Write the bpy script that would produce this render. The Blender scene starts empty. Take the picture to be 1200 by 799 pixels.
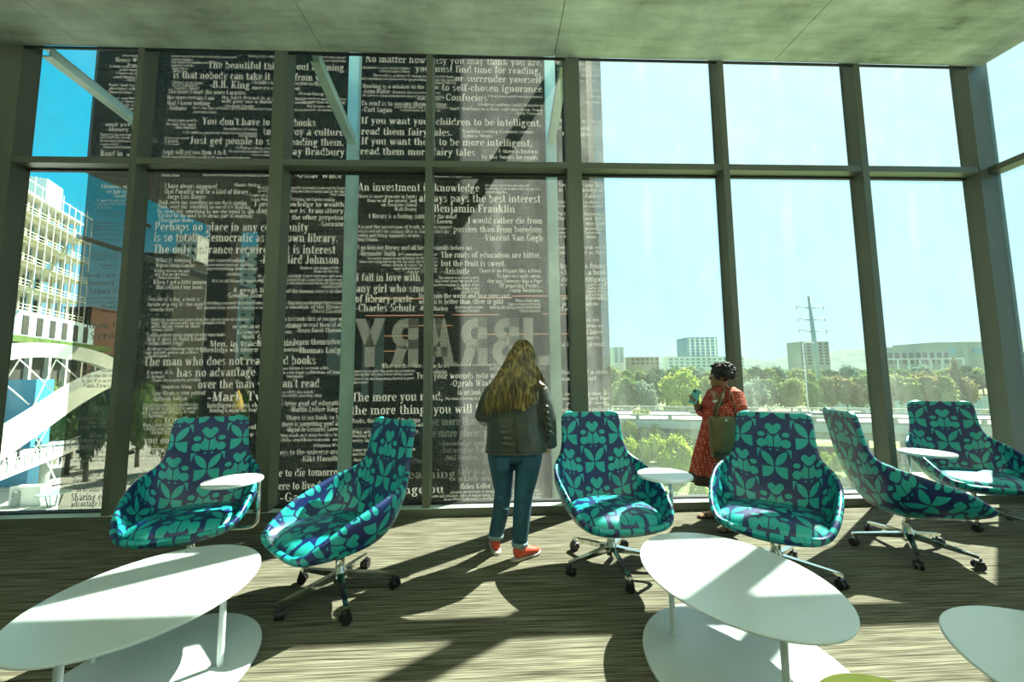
import bpy, math, random
from mathutils import Vector, Matrix
import numpy as np

scene = bpy.context.scene
COL = scene.collection
PI = math.pi

# ------------------------------------------------------------------ camera
F_PX = 450.0
EYE = Vector((0, 0, 1.4))
AX_R = Vector((0.99919226, -0.03879075, -0.01049349))
AX_U = Vector((0.00701823, -0.08866392, 0.99603687))
AX_F = Vector((0.03956741, 0.99530598, 0.08832006))
cd = bpy.data.cameras.new('camera')
cam = bpy.data.objects.new('camera', cd)
COL.objects.link(cam)
scene.camera = cam
cd.sensor_fit = 'HORIZONTAL'
cd.sensor_width = 36.0
cd.lens = 36.0 * F_PX / 1200.0
cd.clip_start = 0.05
cd.clip_end = 6000
m3 = Matrix((AX_R, AX_U, -AX_F)).transposed()
cam.matrix_world = Matrix.Translation(EYE) @ m3.to_4x4()

# ------------------------------------------------------------------ sun, sky, exposure
SUN_AZ, SUN_EL = math.radians(54.4), math.radians(49.8)
SUN_DIR = Vector((math.cos(SUN_EL) * math.sin(SUN_AZ), math.cos(SUN_EL) * math.cos(SUN_AZ), math.sin(SUN_EL)))
sl = bpy.data.lights.new('sun', 'SUN')
sl.energy = 18.0
sl.angle = math.radians(0.55)
sl.color = (1.0, 1.0, 0.86)
sun = bpy.data.objects.new('sun', sl)
COL.objects.link(sun)
sun.rotation_euler = (-SUN_DIR).to_track_quat('-Z', 'Y').to_euler()
sun.location = SUN_DIR * 60

world = bpy.data.worlds.new('sky')
scene.world = world
world.use_nodes = True
wt = world.node_tree
wt.nodes.clear()
def wn(t): return wt.nodes.new(t)
w_out, w_bg, w_tc = wn('ShaderNodeOutputWorld'), wn('ShaderNodeBackground'), wn('ShaderNodeTexCoord')
w_sep = wn('ShaderNodeSeparateXYZ')
wt.links.new(w_tc.outputs['Generated'], w_sep.inputs[0])
w_el = wn('ShaderNodeValToRGB')            # colour by elevation, away from the sun
e = w_el.color_ramp.elements
e[0].position, e[0].color = 0.0, (0.62, 0.86, 0.90, 1)
e[1].position, e[1].color = 0.75, (0.0, 0.46, 0.76, 1)
el2 = e.new(0.30); el2.color = (0.03, 0.60, 0.86, 1)
wt.links.new(w_sep.outputs[2], w_el.inputs[0])
w_dot = wn('ShaderNodeVectorMath'); w_dot.operation = 'DOT_PRODUCT'
wt.links.new(w_tc.outputs['Generated'], w_dot.inputs[0])
w_dot.inputs[1].default_value = SUN_DIR
w_gl = wn('ShaderNodeValToRGB')            # whiter towards the sun
e = w_gl.color_ramp.elements
e[0].position, e[0].color = 0.22, (0, 0, 0, 1)
e[1].position, e[1].color = 0.95, (1, 1, 1, 1)
e3 = e.new(0.62); e3.color = (0.62, 0.62, 0.62, 1)
wt.links.new(w_dot.outputs['Value'], w_gl.inputs[0])
w_mix = wn('ShaderNodeMix'); w_mix.data_type = 'RGBA'
wt.links.new(w_gl.outputs[0], w_mix.inputs['Factor'])
wt.links.new(w_el.outputs[0], w_mix.inputs['A'])
w_mix.inputs['B'].default_value = (0.62, 0.92, 1.0, 1)
wt.links.new(w_mix.outputs['Result'], w_bg.inputs[0])
w_bg.inputs[1].default_value = 0.98
wt.links.new(w_bg.outputs[0], w_out.inputs[0])

scene.view_settings.view_transform = 'Standard'
scene.view_settings.look = 'None'
scene.view_settings.exposure = 0.22
scene.view_settings.gamma = 1.0
scene.view_settings.use_curve_mapping = False
scene.cycles.transparent_max_bounces = 24
scene.cycles.max_bounces = 8
scene.cycles.sample_clamp_indirect = 6.0
scene.cycles.caustics_refractive = False
scene.cycles.caustics_reflective = False

# ------------------------------------------------------------------ geometry helpers
def at(px, py, Y):
    """point at world depth Y that stands behind photo pixel px, py"""
    d = AX_F + AX_R * ((px - 600) / F_PX) - AX_U * ((py - 399.5) / F_PX)
    return EYE + d * (Y / d.y)
def on_plane(px, py, z=0.0):
    d = AX_F + AX_R * ((px - 600) / F_PX) - AX_U * ((py - 399.5) / F_PX)
    return EYE + d * ((z - EYE.z) / d.z)

class MB:
    """collects shapes for ONE mesh object"""
    def __init__(s): s.v, s.f, s.uv = [], [], []
    def add(s, vs, fs):
        n = len(s.v)
        s.v += [tuple(v) for v in vs]
        s.f += [tuple(i + n for i in f) for f in fs]
        return s
    def box(s, x0, x1, y0, y1, z0, z1):
        return s.add([(x0, y0, z0), (x1, y0, z0), (x1, y1, z0), (x0, y1, z0), (x0, y0, z1), (x1, y0, z1), (x1, y1, z1), (x0, y1, z1)],
                     [(3, 2, 1, 0), (4, 5, 6, 7), (0, 1, 5, 4), (1, 2, 6, 5), (2, 3, 7, 6), (3, 0, 4, 7)])
    def bar(s, p0, p1, w, h, up=(0, 0, 1)):
        """rectangular bar from p0 to p1"""
        p0, p1 = Vector(p0), Vector(p1)
        d = (p1 - p0).normalized(); up = Vector(up)
        if abs(d.dot(up)) > .98: up = Vector((0, 1, 0))
        a = d.cross(up).normalized() * w / 2; b = a.cross(d).normalized() * h / 2
        vs = [p + i * a + j * b for p in (p0, p1) for i, j in ((-1, -1), (1, -1), (1, 1), (-1, 1))]
        return s.add(vs, [(3, 2, 1, 0), (4, 5, 6, 7), (0, 1, 5, 4), (1, 2, 6, 5), (2, 3, 7, 6), (3, 0, 4, 7)])
    def tube(s, pts, rad, n=12, caps=True):
        """round tube; rad = number, list of numbers or list of (rx, ry)"""
        pts = [Vector(p) for p in pts]; k = len(pts)
        if not isinstance(rad, (list, tuple)): rad = [rad] * k
        rings = []; ref = None
        for i, p in enumerate(pts):
            d = (pts[min(i + 1, k - 1)] - pts[max(i - 1, 0)]).normalized()
            if ref is None: ref = Vector((1, 0, 0)) if abs(d.x) < .8 else Vector((0, 1, 0))
            a = (ref - d * ref.dot(d)).normalized(); ref = a; b = d.cross(a)
            r = rad[i]; rx, ry = r if isinstance(r, (tuple, list)) else (r, r)
            rings.append([p + a * rx * math.cos(2 * PI * j / n) + b * ry * math.sin(2 * PI * j / n) for j in range(n)])
        base = len(s.v)
        for r in rings: s.v += [tuple(q) for q in r]
        for i in range(k - 1):
            for j in range(n):
                a, b = base + i * n + j, base + i * n + (j + 1) % n
                s.f.append((a, b, b + n, a + n))
        if caps:
            s.f.append(tuple(base + j for j in reversed(range(n))))
            s.f.append(tuple(base + (k - 1) * n + j for j in range(n)))
        return s
    def lathe(s, prof, c=(0, 0, 0), n=24, sx=1, sy=1):
        """profile [(r, z)] turned round the z axis"""
        base = len(s.v)
        for r, z in prof:
            for j in range(n):
                t = 2 * PI * j / n
                s.v.append((c[0] + sx * r * math.cos(t), c[1] + sy * r * math.sin(t), c[2] + z))
        for i in range(len(prof) - 1):
            for j in range(n):
                a, b = base + i * n + j, base + i * n + (j + 1) % n
                s.f.append((a, b, b + n, a + n))
        s.f.append(tuple(base + j for j in reversed(range(n))))
        s.f.append(tuple(base + (len(prof) - 1) * n + j for j in range(n)))
        return s
    def ball(s, c, r, n=12, m=8):
        rx, ry, rz = r if isinstance(r, (tuple, list)) else (r, r, r)
        prof = [(max(math.sin(PI * i / m), 1e-3), -math.cos(PI * i / m)) for i in range(m + 1)]
        base = len(s.v)
        for q, z in prof:
            for j in range(n):
                t = 2 * PI * j / n
                s.v.append((c[0] + rx * q * math.cos(t), c[1] + ry * q * math.sin(t), c[2] + rz * z))
        for i in range(m):
            for j in range(n):
                a, b = base + i * n + j, base + i * n + (j + 1) % n
                s.f.append((a, b, b + n, a + n))
        return s
    def prism(s, poly, z0, z1):
        n = len(poly)
        return s.add([(x, y, z0) for x, y in poly] + [(x, y, z1) for x, y in poly],
                     [tuple(reversed(range(n))), tuple(range(n, 2 * n))] + [(i, (i + 1) % n, (i + 1) % n + n, i + n) for i in range(n)])
    def mesh(s, name, mat, smooth=False, uv=None):
        me = bpy.data.meshes.new(name)
        me.from_pydata(s.v, [], s.f)
        if uv is not None:
            l = me.uv_layers.new(name='UVMap')
            vi = np.empty(len(me.loops), dtype=np.int32); me.loops.foreach_get('vertex_index', vi)
            l.data.foreach_set('uv', np.array(uv, dtype=np.float32)[vi].ravel())
        if mat: me.materials.append(mat)
        if smooth is True: me.shade_smooth()
        elif smooth: me.shade_smooth(); me.set_sharp_from_angle(angle=math.radians(smooth))
        me.update()
        return me
    def build(s, name, mat, parent=None, smooth=False, uv=None):
        return link(name, s.mesh(name, mat, smooth, uv), parent)

def link(name, me, parent=None):
    o = bpy.data.objects.new(name, me)
    COL.objects.link(o)
    if parent is not None: o.parent = parent
    return o
def tag(o, label=None, cat=None, group=None, kind=None):
    if label: o['label'] = label
    if cat: o['category'] = cat
    if group: o['group'] = group
    if kind: o['kind'] = kind
    return o
def thing(name, label, cat, loc=(0, 0, 0), rz=0.0, group=None, kind=None):
    o = bpy.data.objects.new(name, None); COL.objects.link(o)
    o.empty_display_size = .1
    o.location = loc; o.rotation_euler = (0, 0, rz)
    return tag(o, label, cat, group, kind)
def copy_tree(o, parent=None):
    c = o.copy(); COL.objects.link(c)
    if parent is not None: c.parent = parent
    for ch in list(o.children): copy_tree(ch, c)
    return c
def bevel(o, w, seg=2):
    m = o.modifiers.new('bevel', 'BEVEL'); m.width = w; m.segments = seg; m.limit_method = 'ANGLE'
    return o
def remesh(o, vox=.012, it=3):
    m = o.modifiers.new('remesh', 'REMESH'); m.mode = 'VOXEL'; m.voxel_size = vox; m.use_smooth_shade = True
    m2 = o.modifiers.new('smooth', 'SMOOTH'); m2.factor = .6; m2.iterations = it
    return o

# ------------------------------------------------------------------ material helpers
class N:
    """tiny expression builder for math nodes"""
    nt = None
    def __init__(s, v): s.v = v
    @staticmethod
    def op(o, *a):
        n = N.nt.nodes.new('ShaderNodeMath'); n.operation = o
        for i, q in enumerate(a):
            q = q.v if isinstance(q, N) else q
            if isinstance(q, (int, float)): n.inputs[i].default_value = q
            else: N.nt.links.new(q, n.inputs[i])
        return N(n.outputs[0])
    def __add__(s, o): return N.op('ADD', s, o)
    def __radd__(s, o): return N.op('ADD', s, o)
    def __sub__(s, o): return N.op('SUBTRACT', s, o)
    def __rsub__(s, o): return N.op('SUBTRACT', o, s)
    def __mul__(s, o): return N.op('MULTIPLY', s, o)
    def __rmul__(s, o): return N.op('MULTIPLY', s, o)
    def __lt__(s, o): return N.op('LESS_THAN', s, o)
    def __gt__(s, o): return N.op('GREATER_THAN', s, o)
def nabs(a): return N.op('ABSOLUTE', a)
def nmax(a, b): return N.op('MAXIMUM', a, b)
def nmin(a, b): return N.op('MINIMUM', a, b)
def nfrac(a): return N.op('FRACT', a)

def new_mat(name):
    m = bpy.data.materials.new(name); m.use_nodes = True
    nt = m.node_tree; b = nt.nodes['Principled BSDF']
    return m, nt, b
def noise(nt, scale=5, detail=4, rough=.5, vec='Object', stretch=None):
    tc = nt.nodes.new('ShaderNodeTexCoord'); n = nt.nodes.new('ShaderNodeTexNoise')
    n.inputs['Scale'].default_value = scale; n.inputs['Detail'].default_value = detail; n.inputs['Roughness'].default_value = rough
    src = tc.outputs[vec]
    if stretch:
        mp = nt.nodes.new('ShaderNodeMapping'); mp.inputs['Scale'].default_value = stretch
        nt.links.new(src, mp.inputs[0]); src = mp.outputs[0]
    nt.links.new(src, n.inputs['Vector'])
    return n.outputs['Fac']
def ramp(nt, fac, stops):
    r = nt.nodes.new('ShaderNodeValToRGB'); e = r.color_ramp.elements
    while len(e) < len(stops): e.new(.5)
    for i, (p, c) in enumerate(stops):
        e[i].position = p; e[i].color = (*c, 1) if len(c) == 3 else c
    nt.links.new(fac, r.inputs[0]); return r.outputs[0]
def simple(name, c, rough=.5, metal=0.0, var=.12, scale=8, bump=0.0, spec=.5, emit=None, estr=0, coat=0, stretch=None, vec='Object'):
    """principled with a slight procedural mottling of the colour"""
    m, nt, b = new_mat(name)
    f = noise(nt, scale, 5, .6, vec, stretch)
    lo = tuple(max(0, q * (1 - var)) for q in c); hi = tuple(min(1, q * (1 + var)) for q in c)
    nt.links.new(ramp(nt, f, [(.3, lo), (.7, hi)]), b.inputs['Base Color'])
    b.inputs['Roughness'].default_value = rough; b.inputs['Metallic'].default_value = metal
    b.inputs['Specular IOR Level'].default_value = spec; b.inputs['Coat Weight'].default_value = coat
    if bump:
        bp = nt.nodes.new('ShaderNodeBump'); bp.inputs['Strength'].default_value = bump; bp.inputs['Distance'].default_value = .01
        nt.links.new(f, bp.inputs['Height']); nt.links.new(bp.outputs[0], b.inputs['Normal'])
    if emit:
        b.inputs['Emission Color'].default_value = (*emit, 1); b.inputs['Emission Strength'].default_value = estr
    return m

# concrete
M_CONC, nt, b = new_mat('board_formed_concrete')
n1 = noise(nt, 1.3, 8, .65); n2 = noise(nt, 1.2, 6, .7, stretch=(1.0, 7.0, 1.0)); n3 = noise(nt, .55, 3, .5)
N.nt = nt
mixv = N(n1) * .45 + N(n2) * .3 + N(n3) * .25
nt.links.new(ramp(nt, mixv.v, [(.36, (.17, .20, .13)), (.44, (.40, .46, .35)), (.52, (.56, .64, .50)), (.62, (.76, .84, .71))]), b.inputs['Base Color'])
b.inputs['Roughness'].default_value = .7
bp = nt.nodes.new('ShaderNodeBump'); bp.inputs['Strength'].default_value = .25; bp.inputs['Distance'].default_value = .01
nt.links.new(n1, bp.inputs['Height']); nt.links.new(bp.outputs[0], b.inputs['Normal'])
# carpet with streaks running along the window wall
M_CARPET, nt, b = new_mat('streaked_carpet')
s1 = noise(nt, 1, 2, .5, stretch=(3.2, 270, 1)); s2 = noise(nt, 1, 2, .5, stretch=(1.6, 85, 1)); s3 = noise(nt, 420, 2, .6)
N.nt = nt
v = N(s1) * .52 + N(s2) * .36 + N(s3) * .12
nt.links.new(ramp(nt, v.v, [(.36, (.016, .013, .008)), (.45, (.065, .058, .039)), (.52, (.150, .140, .098)), (.62, (.27, .26, .19))]), b.inputs['Base Color'])
b.inputs['Roughness'].default_value = .95; b.inputs['Specular IOR Level'].default_value = .15
bp = nt.nodes.new('ShaderNodeBump'); bp.inputs['Strength'].default_value = .5; bp.inputs['Distance'].default_value = .004
nt.links.new(v.v, bp.inputs['Height']); nt.links.new(bp.outputs[0], b.inputs['Normal'])

M_FRAME = simple('grey_green_window_metal', (.135, .150, .112), .38, .15, .08, 3, spec=.5)
M_GASKET = simple('black_gasket', (.012, .014, .013), .6)
M_POST = simple('pale_painted_steel', (.60, .72, .64), .45, 0, .1, 4)
M_WALL = simple('painted_back_wall', (.62, .68, .60), .8)
M_FILL = simple('fill_diffuser', (.8, .85, .8), .5, emit=(.92, 1, .90), estr=3)  # glowing face of the added fill lights
M_WHITE = simple('white_lacquered_metal', (.62, .68, .68), .22, 0, .02, 2, spec=.5)
M_YELLOW = simple('yellow_lacquered_metal', (.62, .62, .05), .3, 0, .03, 2)
M_CHROME = simple('polished_chrome', (.70, .74, .70), .10, 1.0, .04, 5)
M_BLACK = simple('black_plastic', (.010, .011, .012), .4, 0, .1, 20)

def glass_mat(name, dust, tint=(.93, 1, .98)):
    m, nt, b = new_mat(name); nt.nodes.remove(b)
    out = nt.nodes['Material Output']
    tr = nt.nodes.new('ShaderNodeBsdfTransparent'); tr.inputs[0].default_value = (*tint, 1)
    gl = nt.nodes.new('ShaderNodeBsdfGlossy'); gl.inputs['Roughness'].default_value = .02
    fr = nt.nodes.new('ShaderNodeFresnel'); fr.inputs[0].default_value = 1.35
    mx = nt.nodes.new('ShaderNodeMixShader'); nt.links.new(fr.outputs[0], mx.inputs[0]); nt.links.new(tr.outputs[0], mx.inputs[1]); nt.links.new(gl.outputs[0], mx.inputs[2])
    tl = nt.nodes.new('ShaderNodeBsdfTranslucent'); tl.inputs[0].default_value = (.86, .95, .88, 1)
    f1 = noise(nt, 3.2, 8, .68, vec='Generated'); f2 = noise(nt, 1.4, 3, .5, vec='Generated', stretch=(5, 1, .7))
    N.nt = nt
    fac = N.op('MULTIPLY', N(ramp(nt, (N(f1) * .6 + N(f2) * .4).v, [(.36, (.45, .45, .45)), (.52, (.8, .8, .8)), (.62, (1.5, 1.5, 1.5))])), dust)
    mx2 = nt.nodes.new('ShaderNodeMixShader'); nt.links.new(fac.v, mx2.inputs[0]); nt.links.new(mx.outputs[0], mx2.inputs[1]); nt.links.new(tl.outputs[0], mx2.inputs[2])
    nt.links.new(mx2.outputs[0], out.inputs[0])
    return m
M_GLASS = glass_mat('dusty_window_glass', .10)
M_GLASS_CLEAN = glass_mat('window_glass', .035)

# dark film of the printed screen
M_FILM, nt, b = new_mat('dark_printed_film'); nt.nodes.remove(b)
tr = nt.nodes.new('ShaderNodeBsdfTransparent'); lw = nt.nodes.new('ShaderNodeLayerWeight'); lw.inputs[0].default_value = .5
nt.links.new(ramp(nt, lw.outputs['Facing'], [(.0, (.62, .60, .56)), (.40, (.54, .53, .50)), (.55, (.20, .20, .19)), (.64, (.06, .06, .06))]), tr.inputs[0])
df = nt.nodes.new('ShaderNodeBsdfDiffuse')
nt.links.new(ramp(nt, noise(nt, 2, 5, .6), [(.35, (.012, .010, .006)), (.7, (.026, .022, .014))]), df.inputs[0])
mx = nt.nodes.new('ShaderNodeMixShader'); mx.inputs[0].default_value = .16
nt.links.new(tr.outputs[0], mx.inputs[1]); nt.links.new(df.outputs[0], mx.inputs[2]); nt.links.new(mx.outputs[0], nt.nodes['Material Output'].inputs[0])
def print_mat(name, c, k, halftone=False):
    m, nt, b = new_mat(name); nt.nodes.remove(b)
    df = nt.nodes.new('ShaderNodeBsdfDiffuse'); tl = nt.nodes.new('ShaderNodeBsdfTranslucent')
    for n_ in (df, tl): nt.links.new(ramp(nt, noise(nt, 3, 3), [(.3, tuple(q * .9 for q in c)), (.7, c)]), n_.inputs[0])
    mx = nt.nodes.new('ShaderNodeMixShader'); mx.inputs[0].default_value = k
    nt.links.new(df.outputs[0], mx.inputs[1]); nt.links.new(tl.outputs[0], mx.inputs[2])
    last = mx.outputs[0]
    if halftone:
        tc = nt.nodes.new('ShaderNodeTexCoord'); sp = nt.nodes.new('ShaderNodeSeparateXYZ'); nt.links.new(tc.outputs['Object'], sp.inputs[0])
        N.nt = nt
        x = N(sp.outputs[0]) * 38.0; z = N(sp.outputs[2]) * 38.0
        a = nfrac(x) - .5; c2 = nfrac(z) - .5
        d = (a * a + c2 * c2) > .09
        tr = nt.nodes.new('ShaderNodeBsdfTransparent'); m2 = nt.nodes.new('ShaderNodeMixShader')
        nt.links.new((d * .8 + .1).v, m2.inputs[0]); nt.links.new(tr.outputs[0], m2.inputs[1]); nt.links.new(last, m2.inputs[2]); last = m2.outputs[0]
    nt.links.new(last, nt.nodes['Material Output'].inputs[0])
    return m
M_INK = print_mat('white_printed_ink', (.95, .98, .97), .82)
M_INK_UNLIT = print_mat('weakly_backlit_ink', (.38, .42, .38), .6)  # white ink darkened in colour for letters with little light behind them
M_HALF = print_mat('halftone_white_ink', (.62, .66, .62), .5, True)

# chair fabric: teal leaf figures on navy, drawn with math nodes on the UVs
M_FAB, nt, b = new_mat('teal_leaf_pattern_fabric'); N.nt = nt
uvn = nt.nodes.new('ShaderNodeUVMap'); sp = nt.nodes.new('ShaderNodeSeparateXYZ'); nt.links.new(uvn.outputs[0], sp.inputs[0])
U, V = N(sp.outputs[0]), N(sp.outputs[1])
x0 = nabs(nfrac(U) - .5)                       # 0 at the column's centre .. .5
far = x0 > .25
X = nabs(x0 * 1.0 - far * .5)                  # folded, 0 .. .25 in either column
X = nabs(X)
Yf = nfrac(V + far * .5) - .5                  # figure of wings
Yt = nfrac(V + far * .5 + .5) - .5             # figure of heart and petals
def disc(x, y, cx, cy, r, ry=None):
    a = (x - cx); c = (y - cy) * (1.0 if ry is None else r / ry)
    return (a * a + c * c) < r * r
wing = disc(X, Yf, -.045, .215, .235) * disc(X, Yf, .235, .02, .222) * (X > .008)
quarter = disc(X, Yf, .195, -.022, .188) * (X < .185) * (Yf < -.022) * (X > .010)
eye = (nabs(X - .050) + nabs(Yf - .262) * 1.3) < .024
heart = nmax(disc(X, Yt, .056, .150, .062), disc(X, Yt, 0, .105, .080)) * ((Yt - X * .9) < .165)
petal = (X > .008) * (X < .084) * ((Yt - X * .8) < -.03) * disc(X, Yt, -.085, .03, .215, .245)
drop = disc(X, Yt, .180, .018, .055, .042)
circ = disc(X, Yt, .178, -.132, .071)
tri = (nabs(Yf - .205) < .065) * (1 - disc(X, Yf, .0, .12, .235)) * (1 - disc(X, Yt, .0, -.35, .18))
sliver = disc(X, Yf, .02, .40, .105) * (1 - disc(X, Yf, -.015, .415, .105)) * (Yf > .31)
tot = wing
for q in (quarter, eye, heart, petal, drop, circ, tri, sliver): tot = nmax(tot, q)
mixc = nt.nodes.new('ShaderNodeMix'); mixc.data_type = 'RGBA'
nt.links.new(tot.v, mixc.inputs['Factor'])
mixc.inputs['A'].default_value = (.004, .020, .115, 1); mixc.inputs['B'].default_value = (.010, .40, .37, 1)
nt.links.new(mixc.outputs['Result'], b.inputs['Base Color'])
b.inputs['Roughness'].default_value = .40; b.inputs['Specular IOR Level'].default_value = .6
b.inputs['Coat Weight'].default_value = .15; b.inputs['Coat Roughness'].default_value = .3
wv = noise(nt, 500, 2, .5, vec='Object')
bp = nt.nodes.new('ShaderNodeBump'); bp.inputs['Strength'].default_value = .12; bp.inputs['Distance'].default_value = .002
nt.links.new(wv, bp.inputs['Height']); nt.links.new(bp.outputs[0], b.inputs['Normal'])

# ================================================================== THE ROOM
DW = 3.996               # face of the front window wall
DEP = .17                # depth of its mullions
GY = DW + DEP - .02      # glass plane
Z_TR0, Z_TR1 = 3.654, 3.722
XR = 5.66                # inner face of the right window wall
XL = -8.0
Y_BACK = -4.0
Q = .0617                # the soffit rises gently towards the window
def zc(y): return 4.954 + Q * (y - DW)

floor = tag(MB().box(XL, XR + .3, Y_BACK, DW + .02, -.30, 0).build('floor', M_CARPET), 'dark carpet with fine light streaks running along the window wall', kind='structure')
slab_edge = tag(MB().box(XL, XR + .4, DW + .02, DW + .35, -1.2, -.001).build('trim_1', M_FRAME), 'slab edge below the window wall', kind='structure')

ceil = tag(MB().add([(XL, Y_BACK, zc(Y_BACK) + .03), (XR + .05, Y_BACK, zc(Y_BACK) + .03), (XR + .05, DW, zc(DW) + .03), (XL, DW, zc(DW) + .03),
                     (XL, Y_BACK, zc(Y_BACK) + .5), (XR + .05, Y_BACK, zc(Y_BACK) + .5), (XR + .05, DW, zc(DW) + .4), (XL, DW, zc(DW) + .4)],
                    [(3, 2, 1, 0), (4, 5, 6, 7), (0, 1, 5, 4), (1, 2, 6, 5), (2, 3, 7, 6), (3, 0, 4, 7)]).build('ceiling', M_CONC), 'board-formed concrete soffit with recessed joints', kind='structure')
seams = [XL, -6.9, -4.385, -1.873, .666, 3.195, XR + .05]
ysm = [Y_BACK, -1.2, 2.24, DW]
for i in range(len(seams) - 1):
    for j in range(len(ysm) - 1):
        if j == 1 and i < 5: pass
        a, b_, c, d = seams[i] + .004, seams[i + 1] - .004, ysm[j] + .004, ysm[j + 1] - .004
        if j == 1: d = ysm[2] + (0 if i >= 4 else 0) - .004
        o = MB().add([(a, c, zc(c)), (b_, c, zc(c)), (b_, d, zc(d)), (a, d, zc(d)), (a, c, zc(c) + .03), (b_, c, zc(c) + .03), (b_, d, zc(d) + .03), (a, d, zc(d) + .03)],
                     [(3, 2, 1, 0), (4, 5, 6, 7), (0, 1, 5, 4), (1, 2, 6, 5), (2, 3, 7, 6), (3, 0, 4, 7)]).build('concrete_panel', M_CONC, ceil)

tag(MB().box(XL, XR + .3, Y_BACK - .2, Y_BACK, 0, 5.2).build('wall_back', M_WALL), 'plain wall behind the viewer', kind='structure')
tag(MB().box(XL - .2, XL, Y_BACK, DW + .3, 0, 5.4).build('wall_left', M_WALL), 'plain wall at the far left end', kind='structure')

# added fill lights shaped as pendants; they brighten the room by way of the soffit
for k, (lx, ly) in enumerate(((-4.6, -.7), (0, -.7), (4.0, -.7), (-2.4, -2.8), (2.4, -2.8))):
    t = thing('added_fill_lamp', 'added fill light shaped as a long white pendant behind the viewer', 'fill light', (lx, ly, 3.3), group='added fill lights behind the viewer')
    MB().box(-1.2, 1.2, -.08, .08, 0, .07).build('housing', M_WHITE, t)
    MB().box(-1.17, 1.17, -.065, .065, .07, .075).build('diffuser', M_FILL, t)
    for q in (-1, 1): MB().tube([(q, 0, .07), (q, 0, zc(ly) - 3.3)], .006, 6).build('suspension', M_GASKET, t)
    la = bpy.data.lights.new('fill_light', 'AREA'); la.shape = 'RECTANGLE'; la.size = 2.3; la.size_y = .12; la.energy = 66; la.color = (.98, 1, .90)
    lo = bpy.data.objects.new('fill_light', la); COL.objects.link(lo); lo.parent = t; lo.location = (0, 0, .10); lo.rotation_euler = (PI, 0, 0)

# front window wall
win = thing('window_1', 'floor to ceiling window wall of tall grey-framed panes', None, kind='structure')
MUL = [(-5.42, -5.019), (-3.836, -3.771), (-2.402, -2.262), (-.758, -.688), (.790, .945), (2.537, 2.607), (4.149, 4.224), (5.540, 5.633)]
ZT = 5.26
for a, b_ in MUL:
    MB().box(a, b_, DW, DW + DEP, .08, ZT).build('mullion', M_FRAME, win)
ends = [XL] + [q for m_ in MUL for q in m_]
gaps = [(ends[0], ends[1])] + [(MUL[i][1], MUL[i + 1][0]) for i in range(len(MUL) - 1)]
for i, (a, b_) in enumerate(gaps):
    MB().box(a, b_, DW + .006, DW + DEP, Z_TR0, Z_TR1).build('transom', M_FRAME, win)
    MB().box(a, b_, DW + .02, DW + DEP, ZT - .03, ZT).build('head_rail', M_FRAME, win)
    MB().box(a, b_, DW + .001, DW + .02, zc(DW) - .022, zc(DW)).build('soffit_trim', M_GASKET, win)
    MB().box(a + .004, b_ - .004, DW + .10, DW + DEP + .01, .084, .10).build('bottom_gasket', M_GASKET, win)
    MB().box(a + .004, b_ - .004, GY - .02, GY + .02, Z_TR0 - .018, Z_TR0 - .001).build('gasket', M_GASKET, win)
    g = M_GLASS
    for z0, z1 in ((.10, Z_TR0), (Z_TR1, ZT - .03)):
        MB().add([(a, GY, z0), (b_, GY, z0), (b_, GY, z1), (a, GY, z1)], [(0, 1, 2, 3)]).build('glass_pane', g, win)
MB().box(XL, XR, DW - .005, DW + DEP + .01, 0, .078).build('sill', M_FRAME, win)
MB().box(XL, XR, DW - .005, DW + DEP - .06, .078, .084).build('sill_cap', M_POST, win)

# right window wall
win2 = thing('window_2', 'window wall that turns the corner at the right edge', None, kind='structure')
ys = [Y_BACK, -2.5, -.9, .7, 2.3, DW + .10]
for y in ys[1:-1]:
    MB().box(XR, XR + DEP, y - .035, y + .035, .08, zc(y) - .01).build('mullion', M_FRAME, win2)
MB().box(XR, XR + DEP, DW + .03, DW + DEP, .08, ZT).build('corner_mullion', M_FRAME, win2)
for i in range(len(ys) - 1):
    a, b_ = ys[i] + .035, ys[i + 1] - .035
    MB().box(XR + .004, XR + DEP, a, b_, Z_TR0, Z_TR1).build('transom', M_FRAME, win2)
    z1 = zc(a) - .03
    for p, q in ((.10, Z_TR0), (Z_TR1, z1)):
        MB().add([(XR + .13, a, p), (XR + .13, b_, p), (XR + .13, b_, q), (XR + .13, a, q)], [(0, 1, 2, 3)]).build('glass_pane', M_GLASS_CLEAN, win2)
MB().box(XR - .005, XR + DEP, Y_BACK, DW - .01, 0, .084).build('sill', M_FRAME, win2)

# ================================================================== LETTERING (own serif face, drawn as flat strokes)
TK, TN, XH = .17, .065, .68
def g_V(x, y0, y1, s=3, w=None):
    w = w or TK; r = [[(x - w / 2, y0), (x + w / 2, y0), (x + w / 2, y1), (x - w / 2, y1)]]
    if s & 1: r.append([(x - w / 2 - .09, y0), (x + w / 2 + .09, y0), (x + w / 2 + .09, y0 + TN), (x - w / 2 - .09, y0 + TN)])
    if s & 2: r.append([(x - w / 2 - .09, y1 - TN), (x + w / 2, y1 - TN), (x + w / 2, y1), (x - w / 2 - .09, y1)])
    if s & 4: r.append([(x - w / 2 - .09, y1 - TN), (x + w / 2 + .09, y1 - TN), (x + w / 2 + .09, y1), (x - w / 2 - .09, y1)])
    return r
def g_R(cx, cy, rx, ry, a0=0, a1=360, tk=None, tn=None):
    tk = tk or TK * .95; tn = tn or TN; n = max(3, int((a1 - a0) / 30)); r = []
    for i in range(n):
        p, q = math.radians(a0 + (a1 - a0) * i / n), math.radians(a0 + (a1 - a0) * (i + 1) / n)
        f = lambda t, d: (cx + (rx - d * tk) * math.cos(t), cy + (ry - d * tn) * math.sin(t))
        r.append([f(p, 0), f(q, 0), f(q, 1), f(p, 1)])
    return r
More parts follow.
